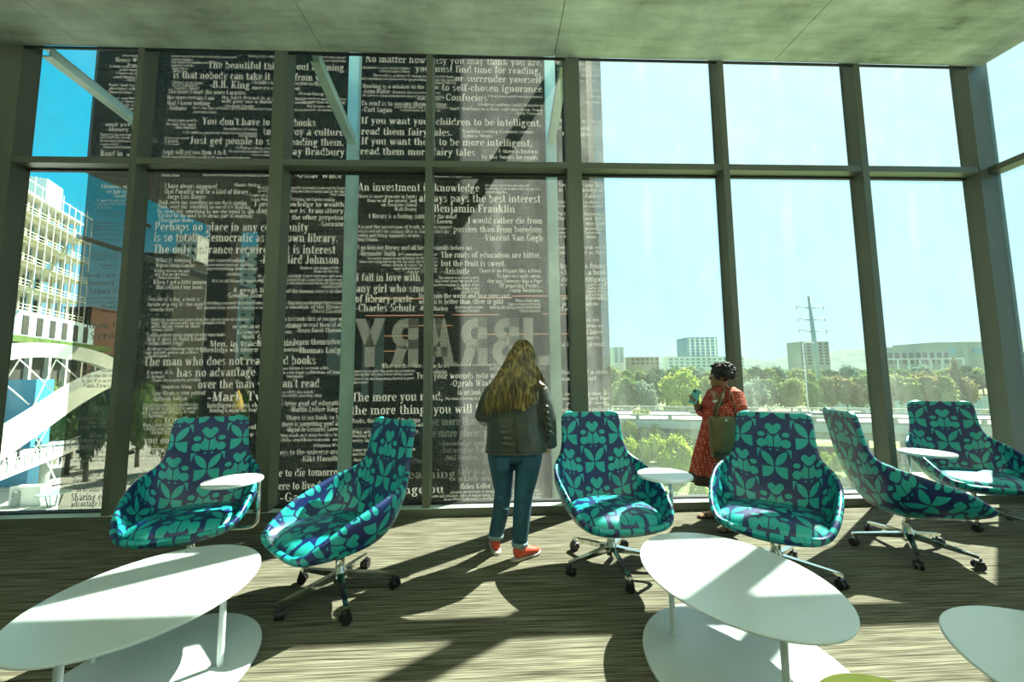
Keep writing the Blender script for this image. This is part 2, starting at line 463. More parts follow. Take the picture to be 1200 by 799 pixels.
def g_L(x0, y0, x1, y1, w):
    return [[(x0 - w / 2, y0), (x0 + w / 2, y0), (x1 + w / 2, y1), (x1 - w / 2, y1)]]
def g_H(x0, x1, y, t=None):
    t = t or TN; return [[(x0, y), (x1, y), (x1, y + t), (x0, y + t)]]
def g_D(x, y, r=.09):
    return [[(x - r, y), (x - r * .5, y - r), (x + r * .5, y - r), (x + r, y), (x + r * .5, y + r), (x - r * .5, y + r)]]
def g_arch(x0, x1): return g_R((x0 + x1) / 2, XH - .26, (x1 - x0) / 2 + TK / 2, .26, 0, 150, TK)
GL = {
 'a': (.62, g_R(.26, .20, .21, .22) + g_V(.47, 0, .48, 1) + g_R(.31, .45, .245, .24, 0, 160)),
 'b': (.66, g_V(.17, 0, 1, 2) + g_R(.36, .34, .27, .35)),
 'c': (.56, g_R(.32, .34, .27, .35, 45, 318) + g_D(.45, .52)),
 'd': (.68, g_R(.31, .34, .27, .35) + g_V(.50, 0, 1, 3)),
 'e': (.58, g_R(.31, .34, .27, .35, 0, 318) + g_H(.14, .56, .33)),
 'f': (.44, g_V(.20, 0, .82, 1) + g_R(.38, .80, .265, .22, 60, 180) + g_H(.03, .42, XH - TN) + g_D(.42, .90, .075)),
 'g': (.62, g_R(.28, .44, .22, .24) + g_R(.30, -.10, .27, .20) + g_H(.40, .60, .60) + g_L(.2, .05, .15, .24, .1)),
 'h': (.72, g_V(.17, 0, 1) + g_arch(.17, .52) + g_V(.53, 0, .45, 1)),
 'i': (.34, g_V(.17, 0, XH) + g_D(.16, .90)),
 'j': (.34, g_V(.19, -.12, XH, 2) + g_D(.18, .90) + g_R(.05, -.10, .225, .20, 250, 360)),
 'k': (.70, g_V(.17, 0, 1) + g_L(.24, .26, .55, XH, .07) + g_L(.34, .38, .58, 0, TK) + g_H(.44, .66, XH - TN)),
 'l': (.34, g_V(.17, 0, 1)),
 'm': (1.06, g_V(.17, 0, XH) + g_arch(.17, .52) + g_V(.53, 0, .45, 1) + g_arch(.53, .88) + g_V(.88, 0, .45, 1)),
 'n': (.72, g_V(.17, 0, XH) + g_arch(.17, .52) + g_V(.53, 0, .45, 1)),
 'o': (.62, g_R(.31, .34, .27, .35)),
 'p': (.68, g_V(.17, -.30, XH) + g_R(.37, .34, .27, .35)),
 'q': (.68, g_R(.31, .34, .27, .35) + g_V(.50, -.30, XH, 1)),
 'r': (.52, g_V(.17, 0, XH) + g_R(.40, .42, .25, .26, 70, 170) + g_D(.43, .57, .085)),
 's': (.52, g_R(.26, .505, .20, .18, 30, 250, .12) + g_R(.26, .185, .215, .19, -150, 80, .12) + g_L(.16, .42, .38, .26, .14)),
 't': (.42, g_V(.19, .12, .88, 0) + g_H(.03, .40, XH - TN) + g_R(.31, .16, .205, .17, 180, 320)),
 'u': (.72, g_V(.17, .24, XH, 2) + g_R(.35, .26, .265, .27, 190, 350, TK) + g_V(.53, 0, XH)),
 'v': (.62, g_L(.14, XH, .32, 0, TK) + g_L(.50, XH, .34, 0, .07) + g_H(.0, .27, XH - TN) + g_H(.38, .62, XH - TN)),
 'w': (.92, g_L(.14, XH, .30, 0, TK) + g_L(.44, XH, .32, 0, .07) + g_L(.44, XH, .60, 0, TK) + g_L(.80, XH, .62, 0, .07) + g_H(.0, .27, XH - TN) + g_H(.68, .92, XH - TN)),
 'x': (.64, g_L(.14, XH, .50, 0, TK) + g_L(.50, XH, .14, 0, .07) + g_H(.0, .27, XH - TN) + g_H(.38, .62, XH - TN) + g_H(.0, .25, 0) + g_H(.38, .64, 0)),
 'y': (.62, g_L(.14, XH, .33, 0, TK) + g_L(.50, XH, .26, -.22, .07) + g_H(.0, .27, XH - TN) + g_H(.38, .62, XH - TN) + g_D(.18, -.20, .09)),
 'z': (.54, g_H(.06, .48, XH - TN) + g_H(.06, .48, 0) + g_L(.14, 0, .40, XH, TK)),
 'A': (.78, g_L(.14, 0, .38, 1, .07) + g_L(.60, 0, .40, 1, TK) + g_H(.22, .56, .30) + g_H(.02, .26, 0) + g_H(.46, .76, 0)),
 'B': (.74, g_V(.18, 0, 1, 5) + g_R(.34, .75, .27, .26, -90, 90) + g_R(.36, .27, .31, .28, -90, 90) + g_H(.18, .36, 1 - TN) + g_H(.18, .36, 0) + g_H(.18, .36, .48)),
 'C': (.74, g_R(.40, .5, .34, .52, 40, 320) + g_V(.66, .64, .98, 0, .07)),
 'D': (.80, g_V(.18, 0, 1, 5) + g_R(.34, .5, .40, .5, -90, 90) + g_H(.18, .36, 1 - TN) + g_H(.18, .36, 0)),
 'E': (.70, g_V(.18, 0, 1, 5) + g_H(.18, .62, 1 - TN) + g_H(.18, .64, 0) + g_H(.18, .48, .48) + g_V(.61, .74, 1, 0, .07) + g_V(.63, 0, .28, 0, .07)),
 'F': (.66, g_V(.18, 0, 1, 5) + g_H(.18, .60, 1 - TN) + g_H(.18, .46, .46) + g_V(.59, .74, 1, 0, .07)),
 'G': (.80, g_R(.40, .5, .34, .52, 40, 330) + g_V(.62, 0, .42, 4) ),
 'H': (.84, g_V(.18, 0, 1, 5) + g_V(.64, 0, 1, 5) + g_H(.18, .64, .48)),
 'I': (.40, g_V(.20, 0, 1, 5)),
 'J': (.56, g_V(.36, .2, 1, 4) + g_R(.23, .2, .215, .22, 190, 360)),
 'K': (.80, g_V(.18, 0, 1, 5) + g_L(.26, .4, .62, 1, .07) + g_L(.36, .52, .66, 0, TK) + g_H(.5, .76, 1 - TN) + g_H(.52, .8, 0)),
 'L': (.66, g_V(.18, 0, 1, 5) + g_H(.18, .60, 0) + g_V(.60, 0, .28, 0, .07)),
 'M': (.98, g_V(.80, 0, 1, 5) + g_L(.18, 0, .18, 1, .07) + g_L(.20, 1, .46, .05, TK) + g_L(.76, 1, .48, .05, .07) + g_H(.04, .3, 0) + g_H(.04, .24, 1 - TN)),
 'N': (.84, g_L(.16, 0, .16, 1, .07) + g_L(.68, 0, .68, 1, .07) + g_L(.20, 1, .64, 0, TK) + g_H(.04, .28, 0) + g_H(.56, .8, 1 - TN)),
 'O': (.80, g_R(.40, .5, .35, .52)),
 'P': (.70, g_V(.18, 0, 1, 5) + g_R(.34, .73, .30, .28, -90, 90) + g_H(.18, .36, 1 - TN) + g_H(.18, .36, .45)),
 'R': (.78, g_V(.18, 0, 1, 5) + g_R(.34, .74, .28, .27, -90, 90) + g_H(.18, .36, 1 - TN) + g_H(.18, .36, .46) + g_L(.42, .5, .64, 0, TK)),
 'S': (.62, g_R(.31, .74, .23, .28, 30, 250, .14) + g_R(.31, .27, .25, .29, -150, 80, .14) + g_L(.18, .62, .46, .40, .16)),
 'T': (.70, g_V(.35, 0, 1, 1) + g_H(.04, .66, 1 - TN) + g_V(.07, .76, 1, 0, .07) + g_V(.63, .76, 1, 0, .07)),
 'V': (.76, g_L(.18, 1, .40, 0, TK) + g_L(.62, 1, .42, 0, .07) + g_H(.02, .34, 1 - TN) + g_H(.5, .74, 1 - TN)),
 'W': (1.1, g_L(.18, 1, .36, 0, TK) + g_L(.54, 1, .38, 0, .07) + g_L(.54, 1, .72, 0, TK) + g_L(.94, 1, .74, 0, .07) + g_H(.02, .34, 1 - TN) + g_H(.8, 1.06, 1 - TN)),
 'Y': (.74, g_V(.38, 0, .5, 1) + g_L(.16, 1, .38, .45, TK) + g_L(.60, 1, .40, .45, .07) + g_H(.02, .32, 1 - TN) + g_H(.48, .72, 1 - TN)),
 '.': (.28, g_D(.13, .09)), ',': (.28, g_D(.13, .09) + g_L(.15, .08, .08, -.14, .08)), "'": (.24, g_L(.12, .98, .10, .72, .11)),
 '-': (.40, g_H(.05, .36, .28, .09)), ' ': (.34, []),
}
def text_strokes(s):
    x = 0; out = []
    for ch in s:
        w, st = GL.get(ch, GL['o'])
        for poly in st: out.append([(px + x, py) for px, py in poly])
        x += w + .015
    return x, out

YS = 5.62                 # plane of the printed screen outside the window
screen = thing('printed_glass_screen', 'dark printed glass screen covered with white book quotations outside the left windows', 'screen', (0, YS, 0))
def spt(px, py, dy=0):    # a point of the screen plane
    p = at(px, py, YS + dy); return p.x, p.z
x_l = spt(105, 185)[0]; x_p = [at(158, 300, 5.42).x, at(408, 300, 5.42).x, at(648, 300, 5.42).x]; x_r = spt(711, 300)[0]
xs = [x_l, x_p[0] - .3, x_p[0] + 1.55, x_p[1] + .02, (x_p[1] + x_p[2]) / 2 - .25, x_p[2] + .02, x_r]
zs = [-.42, .33, .95, 2.35, 3.56, 4.88, 6.3, 8.6, 11.0]
for i in range(len(xs) - 1):
    for j in range(len(zs) - 1):
        MB().box(xs[i] + .001, xs[i + 1] - .001, 0, .014, zs[j] + .001, zs[j + 1] - .001).build('printed_pane', M_FILM, screen)

def quote(lines, mat=None, size_k=1.0):
    """one quotation = one part; lines = (x0, x1, baseline, cap height, words), read off the photograph in pixels"""
    mb = MB()
    for x0, x1, yb, cap, words in lines:
        w, st = text_strokes(words)
        X0, Z0 = spt(x0, yb, -.02); X1, Z1 = spt(x1, yb, -.02)
        zb = spt((x0 + x1) / 2, yb, -.02)[1]
        sx = (X1 - X0) / w; sz = cap * 1.18 * YS / F_PX
        for poly in st:
            mb.add([(X0 + a * sx, 0, zb + b_ * sz) for a, b_ in poly], [tuple(range(len(poly)))])
    o = mb.build('quotation', mat or M_INK, screen); o.location = (0, .020, 0); o['kind'] = 'stuff'
    return o
Q_ = quote
# --- left of the second mullion
Q_([(140, 165, 64, 3, 'recreated'), (132, 168, 70, 4.5, 'Henry Ward'), (146, 172, 75, 3, 'Beecher')])
Q_([(125, 175, 77, 3.3, 'I only read what I am'), (137, 178, 81, 3.3, 'at the moment hungry'), (133, 180, 85, 3.3, 'I have an appetite for'), (130, 176, 89.5, 3.3, 'and then I do not'), (143, 176, 93.5, 3.3, '-Winston')])
Q_([(124, 172, 99, 3.3, 'Books had instant re-'), (124, 172, 103, 3.3, 'placement value when'), (124, 152, 107.5, 3.3, '-Dave Robbins')])
Q_([(120, 165, 114, 2.8, 'A library may look like'), (122, 166, 118, 2.8, 'a place of silence, but'), (126, 160, 122, 2.8, 'it is loud with voices'), (138, 160, 126, 2.8, '-Mary')])
Q_([(120, 175, 146, 4.2, 'and yet I read'), (121, 172, 152, 4.5, '-Henry Ward')])
Q_([(114, 166, 157, 2.8, 'Happy is he who has laid up'), (114, 166, 160.5, 2.8, 'and held fast to all treasure'), (114, 162, 164.5, 2.8, 'to wisdom and possession'), (114, 136, 168, 2.8, 'shame of here'), (118, 156, 172, 3, 'I must that knowing')])
Q_([(114, 141, 181, 6, 'Read in'), (145, 152, 181.5, 3, 'the')])
Q_([(115, 168, 219, 4, 'Libraries enable the'), (122, 168, 225, 4, 'us talk to the dead'), (130, 160, 230, 4, 'Edward Gibbon')])
Q_([(110, 165, 235, 3, 'A good book is the best of'), (108, 150, 239, 3, 'you may that events as'), (110, 128, 243, 3, 'H. H. Lewis'), (106, 160, 248, 3, 'We are advancing with ideas'), (118, 160, 253, 3, 'The tracts of books')])
Q_([(104, 160, 261, 3, 'Education is a refuge and a'), (104, 158, 265, 3, 'ornament that comes down'), (104, 128, 269, 3, '-Aristotle here'), (104, 150, 275, 3.5, 'Men cannot I have been'), (108, 152, 281, 3.5, 'but don\'t subject with')])
Q_([(102, 160, 296, 3, 'The wisdom of the wise and'), (102, 158, 300, 3, 'when the books as found'), (102, 150, 304, 3, '-Prince of the East'), (112, 152, 311, 3, 'A man is never'), (116, 150, 315, 3, 'too busy to read')])
Q_([(98, 132, 324, 5, 'Books are'), (98, 160, 333, 5, 'humanity in print'), (98, 158, 343, 6, '-Barbara Tuchman')])
Q_([(96, 150, 350, 3, 'Some books leave us free and'), (98, 148, 355, 3, 'some books make us free'), (110, 148, 360, 3, '-Ralph')])
Q_([(97, 162, 384, 7, 'Know thyself'), (98, 140, 397, 7, '-Socrates')])
Q_([(92, 140, 436, 3.6, 'There are two kinds of'), (92, 138, 442, 3.6, 'people who like to read'), (92, 132, 448, 3.6, 'in me, it is to read'), (92, 128, 454, 3.8, '-Pablo Picasso')])
Q_([(104, 134, 480, 4, 'Libraries at'), (118, 134, 487, 4, '-ElB')])
Q_([(84, 134, 492, 3, 'and the price of that modern'), (100, 134, 497, 3, 'the lesson'), (90, 126, 502, 3, 'poem to -Edgar')])
Q_([(101, 132, 513, 4.5, 'When I was'), (84, 134, 519, 4.5, 'television was called'), (84, 132, 526, 4.5, '-Grandpa in Princess')])
Q_([(108, 134, 532, 3, 'A book I'), (98, 134, 537, 3, 'that free reading'), (82, 134, 542, 3, 'are important to the family'), (120, 134, 547, 3, '-book')])
Q_([(84, 134, 554, 3.5, 'There is no substitute for'), (80, 134, 560, 4, 'in the life of a child'), (80, 118, 566, 4, '-Mary Ellen Chase')])
Q_([(82, 134, 572, 3.2, 'It is a delight to read us'), (86, 134, 577, 3.2, 'for the market and profit')])
Q_([(79, 148, 587, 6.5, 'Sharing education'), (79, 140, 594, 5, 'advantage is known')])
# --- second mullion to the first post
Q_([(198, 275, 65, 2.8, 'Libraries are the wardrobes of literature, whence men'), (198, 224, 68.5, 2.8, 'properly informed'), (198, 256, 72, 2.8, 'may bring forth something for ornament,'), (198, 224, 75.5, 2.8, 'much for curiosity'), (198, 218, 79, 2.8, 'and more for use'), (199, 216, 82, 2.8, '-William Dyer')])
Q_([(289, 322, 65, 3, 'Reading is like walking')])
Q_([(241, 402, 79, 8.2, 'The beautiful thing about learning'), (200, 384, 91, 8.2, 'is that nobody can take it away from you'), (243, 291, 101, 8.2, '-B.B. King')])
Q_([(293, 380, 97, 4.4, 'I do believe something very magical can happen'), (293, 350, 103, 4.4, 'where you read a good book'), (330, 378, 109, 3.4, '-J.K. Rowling')])
Q_([(199, 236, 96, 3.2, 'Libraries are the hearts'), (199, 229, 99, 3.2, 'of any community'), (200, 231, 102.5, 3.2, '-Susanna B. Hubbard')])
Q_([(194, 287, 108, 5, 'The more I read, the more I acquire,'), (193, 249, 114.5, 5, 'the more certain I am'), (193, 244, 121, 5, 'that I know nothing'), (194, 216, 127, 5, '-Voltaire')])
Q_([(257, 352, 114.5, 3.8, 'My best friend is a person who'), (257, 366, 119, 3.8, 'will give me a book I have not read'), (259, 296, 124, 3.8, '-Abraham Lincoln')])
Q_([(222, 400, 127, 2.8, 'She is too fond of books, and it has turned her brain, and her the most peculiar of conversations'), (224, 251, 130.5, 2.8, '-Louisa May Alcott')])
Q_([(194, 229, 140.5, 3.2, 'Books may well be'), (192, 228, 145, 3.2, 'the only true magic'), (201, 228, 149, 3.2, '-Alice Hoffman')])
Q_([(234, 369, 145, 8.2, "You don't have to burn books"), (306, 404, 156.5, 8.2, 'to destroy a culture.'), (219, 402, 168, 8.2, 'Just get people to stop reading them.'), (330, 403, 180, 8.2, '-Ray Bradbury')])
Q_([(260, 299, 150.5, 2.8, 'One of the joys of reading'), (212, 299, 155, 2.8, 'is the ability to plug into the shared wisdom of mankind'), (277, 299, 158.5, 2.8, '-Ishmael Reed')])
Q_([(190, 219, 161, 2.8, 'Never judge a book'), (190, 206, 164.5, 2.8, 'by its movie'), (190, 208, 168, 2.8, '-J. W. Eagan')])
Q_([(188, 264, 179, 5, 'Logic will get you from A to B,'), (187, 291, 185.5, 5, 'but imagination will get you everywhere')])
Q_([(274, 315, 173, 2.8, 'To build up a library is to'), (266, 315, 177, 2.8, "It's never just a reading of silence"), (292, 314, 181, 2.8, '-Carlos Zafon')])
Q_([(372, 404, 66, 2.8, 'university, after in high and'), (366, 404, 70, 2.8, "don't invent, couldn't aim")])
Q_([(352, 404, 115, 3, 'are worth of anything culture'), (350, 404, 119, 3.4, 'only more than one thousand'), (358, 398, 124, 3.2, 'for history and the')])
Q_([(186, 208, 205, 3, '-Francis Bacon'), (235, 322, 205, 3, 'They can and find pleasure in books that may stay within them')])
Q_([(190, 252, 219, 5, 'I have always imagined'), (190, 289, 225.5, 5, 'that Paradise will be a kind of library'), (191, 239, 231.5, 5, '-Jorge Luis Borges')])
Q_([(272, 303, 217, 3.6, 'Charles Dudley'), (290, 340, 229, 3.4, 'People can lose their lives in'), (292, 330, 234, 3.4, 'Logan Pearsall Smith')])
Q_([(182, 288, 238, 4.3, 'Think, every day, something no one else is reading.'), (181, 292, 243, 4.3, 'Think, every day, something no one else is thinking.'), (181, 328, 248.5, 4.3, 'Do, every day, something no one else would be silly enough to do.'), (182, 294, 253.5, 4.3, 'It is bad for the mind to be always part of unanimity'), (182, 224, 259, 4.3, '-Christopher Morley')])
Q_([(178, 360, 269.5, 9, 'Perhaps no place in any community'), (177, 395, 282, 9, 'is so totally democratic as the town library.'), (176, 392, 296, 9, 'The only entrance requirement is interest'), (302, 396, 308, 9, '-Lady Bird Johnson')])
Q_([(179, 285, 306, 4, 'What is reading but silent conversation'), (178, 226, 312, 4, '-Walter Savage Landor')])
Q_([(236, 296, 311, 3.2, 'Those who love of reading'), (240, 300, 315.5, 3.2, 'has everything within reach'), (262, 282, 322, 3.2, '-Godwin')])
Q_([(178, 220, 318, 3.2, 'Reading furnishes the mind'), (178, 218, 322, 3.2, 'only that we are what'), (180, 208, 326, 3.2, '-John Locke')])
Q_([(176, 240, 332, 4.4, "When I get a little money"), (180, 236, 338, 4.4, "that's when I buy books")])
Q_([(246, 330, 330, 3.2, 'It is in old libraries that thoughts are long'), (270, 330, 342, 5, 'A great library'), (262, 318, 348, 5, '-George Dawson')])
Q_([(170, 232, 352, 4, "Outside of a dog, a book is"), (170, 236, 358, 4, "Inside of a dog it's too dark"), (171, 201, 364, 4, '-Groucho Marx')])
Q_([(236, 330, 356, 3.4, 'Everything you need for better future and success'), (228, 330, 361.5, 3.4, 'has already been written. And guess what? All you')])
Q_([(174, 290, 375.5, 3.2, 'Nothing sickens me more than the closed door of a library'), (174, 262, 379.5, 3.2, 'Never trust anyone who has not brought a book'), (174, 232, 383.5, 3.2, 'with them, ever to their'), (174, 200, 387.5, 3.2, '-Lemony Snicket')])
Q_([(270, 352, 384, 4.4, 'or you may not get a chance'), (276, 340, 390.5, 4, 'Libraries will get you'), (278, 330, 396.5, 4, '-Neil Gaiman')])
Q_([(169, 262, 394, 4, 'It often requires more courage to read some books'), (169, 240, 399, 4, 'that it does to fight a battle'), (169, 212, 404, 4, '-Sutton Elbert Griggs')])
Q_([(243, 352, 405.5, 6, 'Men, in teaching others,'), (232, 354, 412, 5, 'Knowledge will forever govern ignorance')])
Q_([(169, 240, 410, 3.2, 'My library was dukedom large enough'), (168, 230, 414.5, 3.2, 'me prized above all others'), (168, 196, 418.5, 3.2, '-Shakespeare')])
Q_([(165, 369, 427.5, 8.6, 'The man who does not read good books'), (204, 297, 441, 8.6, 'has no advantage'), (229, 373, 454.5, 8.6, "over the man who can't read"), (240, 330, 470, 9.4, '-Mark Twain')])
Q_([(168, 200, 438, 3.4, 'A word, it is'), (168, 190, 443, 3.4, '-T. Bernard'), (176, 232, 447, 3.2, 'Books are a uniquely portable'), (184, 222, 455, 3.2, '-Stephen King')])
Q_([(175, 238, 463, 4.4, 'Your library is your portrait'), (175, 217, 469.5, 4.4, '-Holbrook Jackson')])
Q_([(240, 322, 477.5, 4.8, 'Intelligence plus character'), (243, 318, 483, 4, 'Reading is important. Read between')])
Q_([(164, 230, 476.5, 3.6, 'It is not true we have only one life to live.'), (164, 230, 480.5, 3.6, 'If we can read, we can live as many more lives'), (163, 226, 485, 3.6, 'and as many kinds of lives as we want'), (163, 188, 489.5, 3.6, '-S.I. Hayakawa')])
Q_([(190, 262, 494, 5, 'Education is the key')])
Q_([(164, 202, 500, 3.4, 'When I enter a library'), (166, 202, 504.5, 3.4, "I feel I've come home"), (174, 200, 509, 3.4, '-Barbara Wright')])
Q_([(165, 240, 520, 7, 'you only have to'), (164, 234, 531, 7, '-Drew Houston')])
Q_([(284, 318, 503, 5, 'that what'), (282, 318, 512, 5, 'are more')])
Q_([(162, 206, 536, 3.8, 'We may sit in our library'), (161, 206, 541.5, 3.8, 'and yet be in all quarters'), (161, 188, 547, 3.8, '-John Lubbock')])
Q_([(160, 200, 555, 3.6, 'A library is where ideas'), (159, 206, 560, 3.6, 'sleep between the covers'), (159, 204, 564.5, 3.6, 'waiting for you to read'), (159, 178, 569, 3.6, '-Lois Elliott')])
Q_([(159, 222, 577, 7, 'Life is short')])
Q_([(344, 400, 207, 6.6, '-Oscar Wilde')])
Q_([(300, 403, 220, 3.2, 'times to my own library and live in it while I can read the books'), (300, 404, 224, 3.2, 'spend more without reading and then reading may be the time'), (385, 404, 228, 3.2, 'Peter Golkin')])
Q_([(310, 391, 234, 3.8, 'I must say, I find it boring, but I prefer reading')])
Q_([(296, 404, 240.5, 5.2, 'I prefer knowledge to wealth,'), (300, 404, 248, 5.2, 'for the one is transitory,'), (340, 405, 256, 5.2, 'the other perpetual.'), (372, 405, 264, 5.2, '-Socrates')])
Q_([(350, 396, 314.5, 3, 'Books is the realm of life'), (366, 396, 318.5, 3, 'Books to the ray')])
Q_([(300, 400, 324, 3.2, 'My pile of books is a mile high. I must read more and more'), (300, 400, 328.5, 3.2, 'and when I have finished read I must find another one'), (310, 400, 332.5, 3.2, 'long heard by the time I read them all through'), (374, 400, 336.5, 3.2, '-Arnold Lobel')])
Q_([(310, 404, 342.5, 4, 'the diary of the human race is in these')])
Q_([(320, 400, 356, 3.8, "The only thing that you absolutely have to know"), (320, 400, 361, 3.8, 'is the location of the library'), (362, 400, 366, 3.8, '-Albert Einstein')])
Q_([(316, 402, 375.5, 4.6, 'Read the best books first, or you may not'), (316, 400, 382.5, 4.6, 'have a chance to read them at all'), (345, 400, 389, 4.6, '-Henry David Thoreau')])
Q_([(300, 401, 403.5, 6, 'have one to learn themselves'), (345, 402, 413.5, 6, '-Thomas Lodge')])
Q_([(320, 384, 433, 3.2, 'The true library is to create a life,'), (320, 402, 438, 3.2, 'not a constant collection of books'), (334, 354, 442.5, 3.2, 'homeopathy')])
Q_([(320, 366, 461, 2.8, 'power of by the mind,'), (320, 376, 465, 2.8, 'my of every passing ship')])
Q_([(318, 403, 475.5, 5, 'The true goal of education'), (337, 404, 482.5, 5, '-Martin Luther King Jr.')])
Q_([(333, 403, 492, 4.6, 'There is no book so bad'), (318, 402, 499.5, 4.6, 'but there is something good in it'), (333, 402, 506, 4.6, '-Miguel de Cervantes Saavedra')])
Q_([(322, 402, 512, 3.2, 'sitting reads just what he likes to see'), (322, 402, 517.5, 3.2, 'with enthusiasm and'), (364, 402, 524, 3.2, '-Virginia Woolf')])
Q_([(322, 403, 533, 5, 'keys to the universe are in'), (350, 403, 541, 5, '-Kiki Hamilton')])
Q_([(280, 404, 559, 7.4, 'if you were to die tomorrow.'), (276, 404, 574.5, 7.4, 'as if you were to live forever.'), (326, 380, 588, 8, '-Gandhi')])
# --- first post to second post
Q_([(427, 636, 72.5, 8, 'No matter how busy you may think you are,'), (486, 634, 83, 8, 'you must find time for reading,'), (533, 635, 94, 8, 'or surrender yourself'), (517, 636, 105, 8, 'to self-chosen ignorance'), (518, 571, 116, 8, '-Confucius')])
Q_([(422, 480, 78.5, 3, 'Education is a success tax the evidence'), (443, 480, 82.5, 3, '-Edward James Olmos')])
Q_([(436, 534, 88, 3, 'The world is a library of strange and wonderful books,'), (421, 534, 92, 3, 'and sometimes we just need to go prowling through the stacks'), (500, 534, 96, 3, '-Michael Dirda')])
Q_([(424, 514, 101.5, 4.8, 'Reading is a window to the world'), (424, 456, 107, 4.8, '-Lynn Butler')])
Q_([(459, 516, 107.5, 2.8, 'Whatever the cost of our libraries'), (424, 520, 111.5, 2.8, 'the price is cheap compared to that of an ignorant nation'), (487, 516, 115, 2.8, '-Walter Cronkite')])
Q_([(422, 523, 122, 5.4, 'To read is to voyage through time'), (423, 459, 129, 5.6, '-Carl Sagan')])
Q_([(461, 525, 125, 2.8, 'I love the places the smell of libraries'), (468, 516, 128.5, 2.8, 'I require books as I require air')])
Q_([(572, 636, 112, 2.6, 'A library outranks any other one thing a community'), (560, 636, 122.5, 3.6, 'Civilized nations build libraries;'), (527, 636, 127.5, 3.6, 'lands that have lost their soul close them down'), (604, 636, 132.5, 3.4, '-Toby Forward')])
Q_([(422, 635, 144.5, 8, 'If you want your children to be intelligent,'), (422, 530, 156.5, 8, 'read them fairy tales.'), (422, 624, 168.5, 8, 'If you want them to be more intelligent,'), (421, 557, 180, 8, 'read them more fairy tales')])
Q_([(541, 626, 154, 3.8, 'Teaching reading IS rocket science'), (541, 577, 159, 3.8, '-Louisa Moats')])
Q_([(583, 631, 177.5, 4.4, 'A man is known'), (564, 631, 184.5, 4.6, 'by the books he reads')])
Q_([(500, 552, 206, 4.4, '-Katharine Hepburn'), (575, 636, 204, 3, 'you think in what I do in terms')])
Q_([(418, 562, 222.5, 8.6, 'An investment in knowledge'), (490, 634, 235.5, 8.6, 'always pays the best interest'), (504, 604, 247.5, 8.6, '-Benjamin Franklin')])
Q_([(568, 620, 217, 2.8, 'The place to go in the morning will'), (568, 634, 221, 2.8, 'my library is an archive and my nursery'), (568, 594, 225, 2.8, '-Robert Hayden')])
Q_([(418, 488, 230.5, 4, 'There is more treasure in books'), (429, 488, 235.5, 4, "than in all the pirates' loot"), (446, 488, 240.5, 4, 'on Treasure Island'), (460, 488, 245.5, 4, '-Walt Disney')])
Q_([(430, 535, 254.5, 5, 'A library is a fueling station for the mind'), (494, 530, 260.5, 4.6, '-Steve Leveen')])
Q_([(548, 636, 260.5, 6.6, 'I would rather die from'), (531, 636, 271, 6.8, 'passion than from boredom'), (565, 637, 281, 7, '-Vincent Van Gogh')])
Q_([(417, 530, 266.5, 3.8, 'It is not the possession of truth, but the success'), (417, 526, 271.5, 3.8, 'which attends the seeking after it, that enriches the'), (417, 492, 276.5, 3.8, 'seeker and brings happiness to him.'), (417, 442, 281.5, 3.8, '-Max Planck')])
Q_([(418, 553, 291.5, 4.8, 'I go into my library and all history unrolls before me'), (419, 463, 298.5, 5, '-Alexander Smith')])
Q_([(466, 512, 298.5, 2.8, "It's sometimes been of"), (430, 512, 303, 2.8, 'us never raped a novel below to the reader'), (420, 512, 307, 2.8, 'them are recaptured up for the dull, but let on bed'), (446, 512, 311, 2.8, 'others which it comes by being in'), (460, 512, 315, 2.8, 'and pleasures that go'), (474, 512, 319, 2.8, '-Anne Dillard')])
Q_([(516, 635, 301, 6.4, 'The roots of education are bitter,'), (516, 593, 311, 6.4, 'but the fruit is sweet.'), (518, 550, 320.5, 6.6, '-Aristotle')])
Q_([(561, 635, 318.5, 4.2, 'There is no Frigate like a Book'), (582, 635, 324.5, 4.2, 'To take us Lands away,'), (571, 636, 330.5, 4.2, 'Nor any Coursers like a Page'), (585, 636, 336, 4.2, 'Of prancing Poetry...'), (596, 636, 341.5, 4.2, '-Emily Dickinson')])
Q_([(513, 562, 326, 3, 'The second duty is not a story,'), (506, 562, 330, 3, 'a fine read starts on word you,'), (500, 562, 334.5, 3, 'for reader reading it, makes it his'), (532, 562, 338.5, 3, 'a fine thing, a story'), (540, 562, 342.5, 3, '-Ursula LeGuin')])
Q_([(416, 492, 328.5, 8, 'I fall in love with'), (416, 508, 341.5, 8, 'any girl who smells'), (415, 483, 353.5, 8, 'of library paste'), (415, 486, 364.5, 8, '-Charles Schulz')])
Q_([(490, 599, 348.5, 5.2, "Don't gain the world and lose your soul,"), (490, 590, 355.5, 5.4, 'wisdom is better than silver or gold'), (490, 525, 363.5, 5, '-Bob Marley')])
Q_([(604, 634, 353, 3, 'When I look back,'), (595, 634, 357, 3, 'I am so impressed again'), (574, 634, 361, 3, 'with the life-giving power of literature'), (608, 634, 365, 3, '-Maya Angelou')])
Q_([(533, 566, 361, 3, 'Read in order to live'), (533, 562, 365, 3, '-Gustave Flaubert')])
Q_([(446, 526, 431, 5, 'What are the voices of the heart'), (500, 524, 438, 4.6, '-Confucius')])
Q_([(411, 486, 436, 2.8, 'Libraries are not made, they grow; here we measure,'), (411, 484, 440, 2.8, 'perfectly like the just student of the seasons'), (411, 484, 445, 2.8, 'Libraries are the thing among those in a great'), (411, 430, 449.5, 2.8, 'sanctuary')])
Q_([(532, 640, 428.5, 3.2, 'The best of a book is not the thought which it contains, but'), (574, 640, 433, 3.2, 'but the thought which it suggests')])
Q_([(487, 602, 443.5, 6.4, 'Turn your wounds into wisdom'), (527, 588, 452.5, 6.4, '-Oprah Winfrey')])
Q_([(411, 519, 470, 9, 'The more you read,'), (410, 592, 485, 9, 'the more things you will know.')])
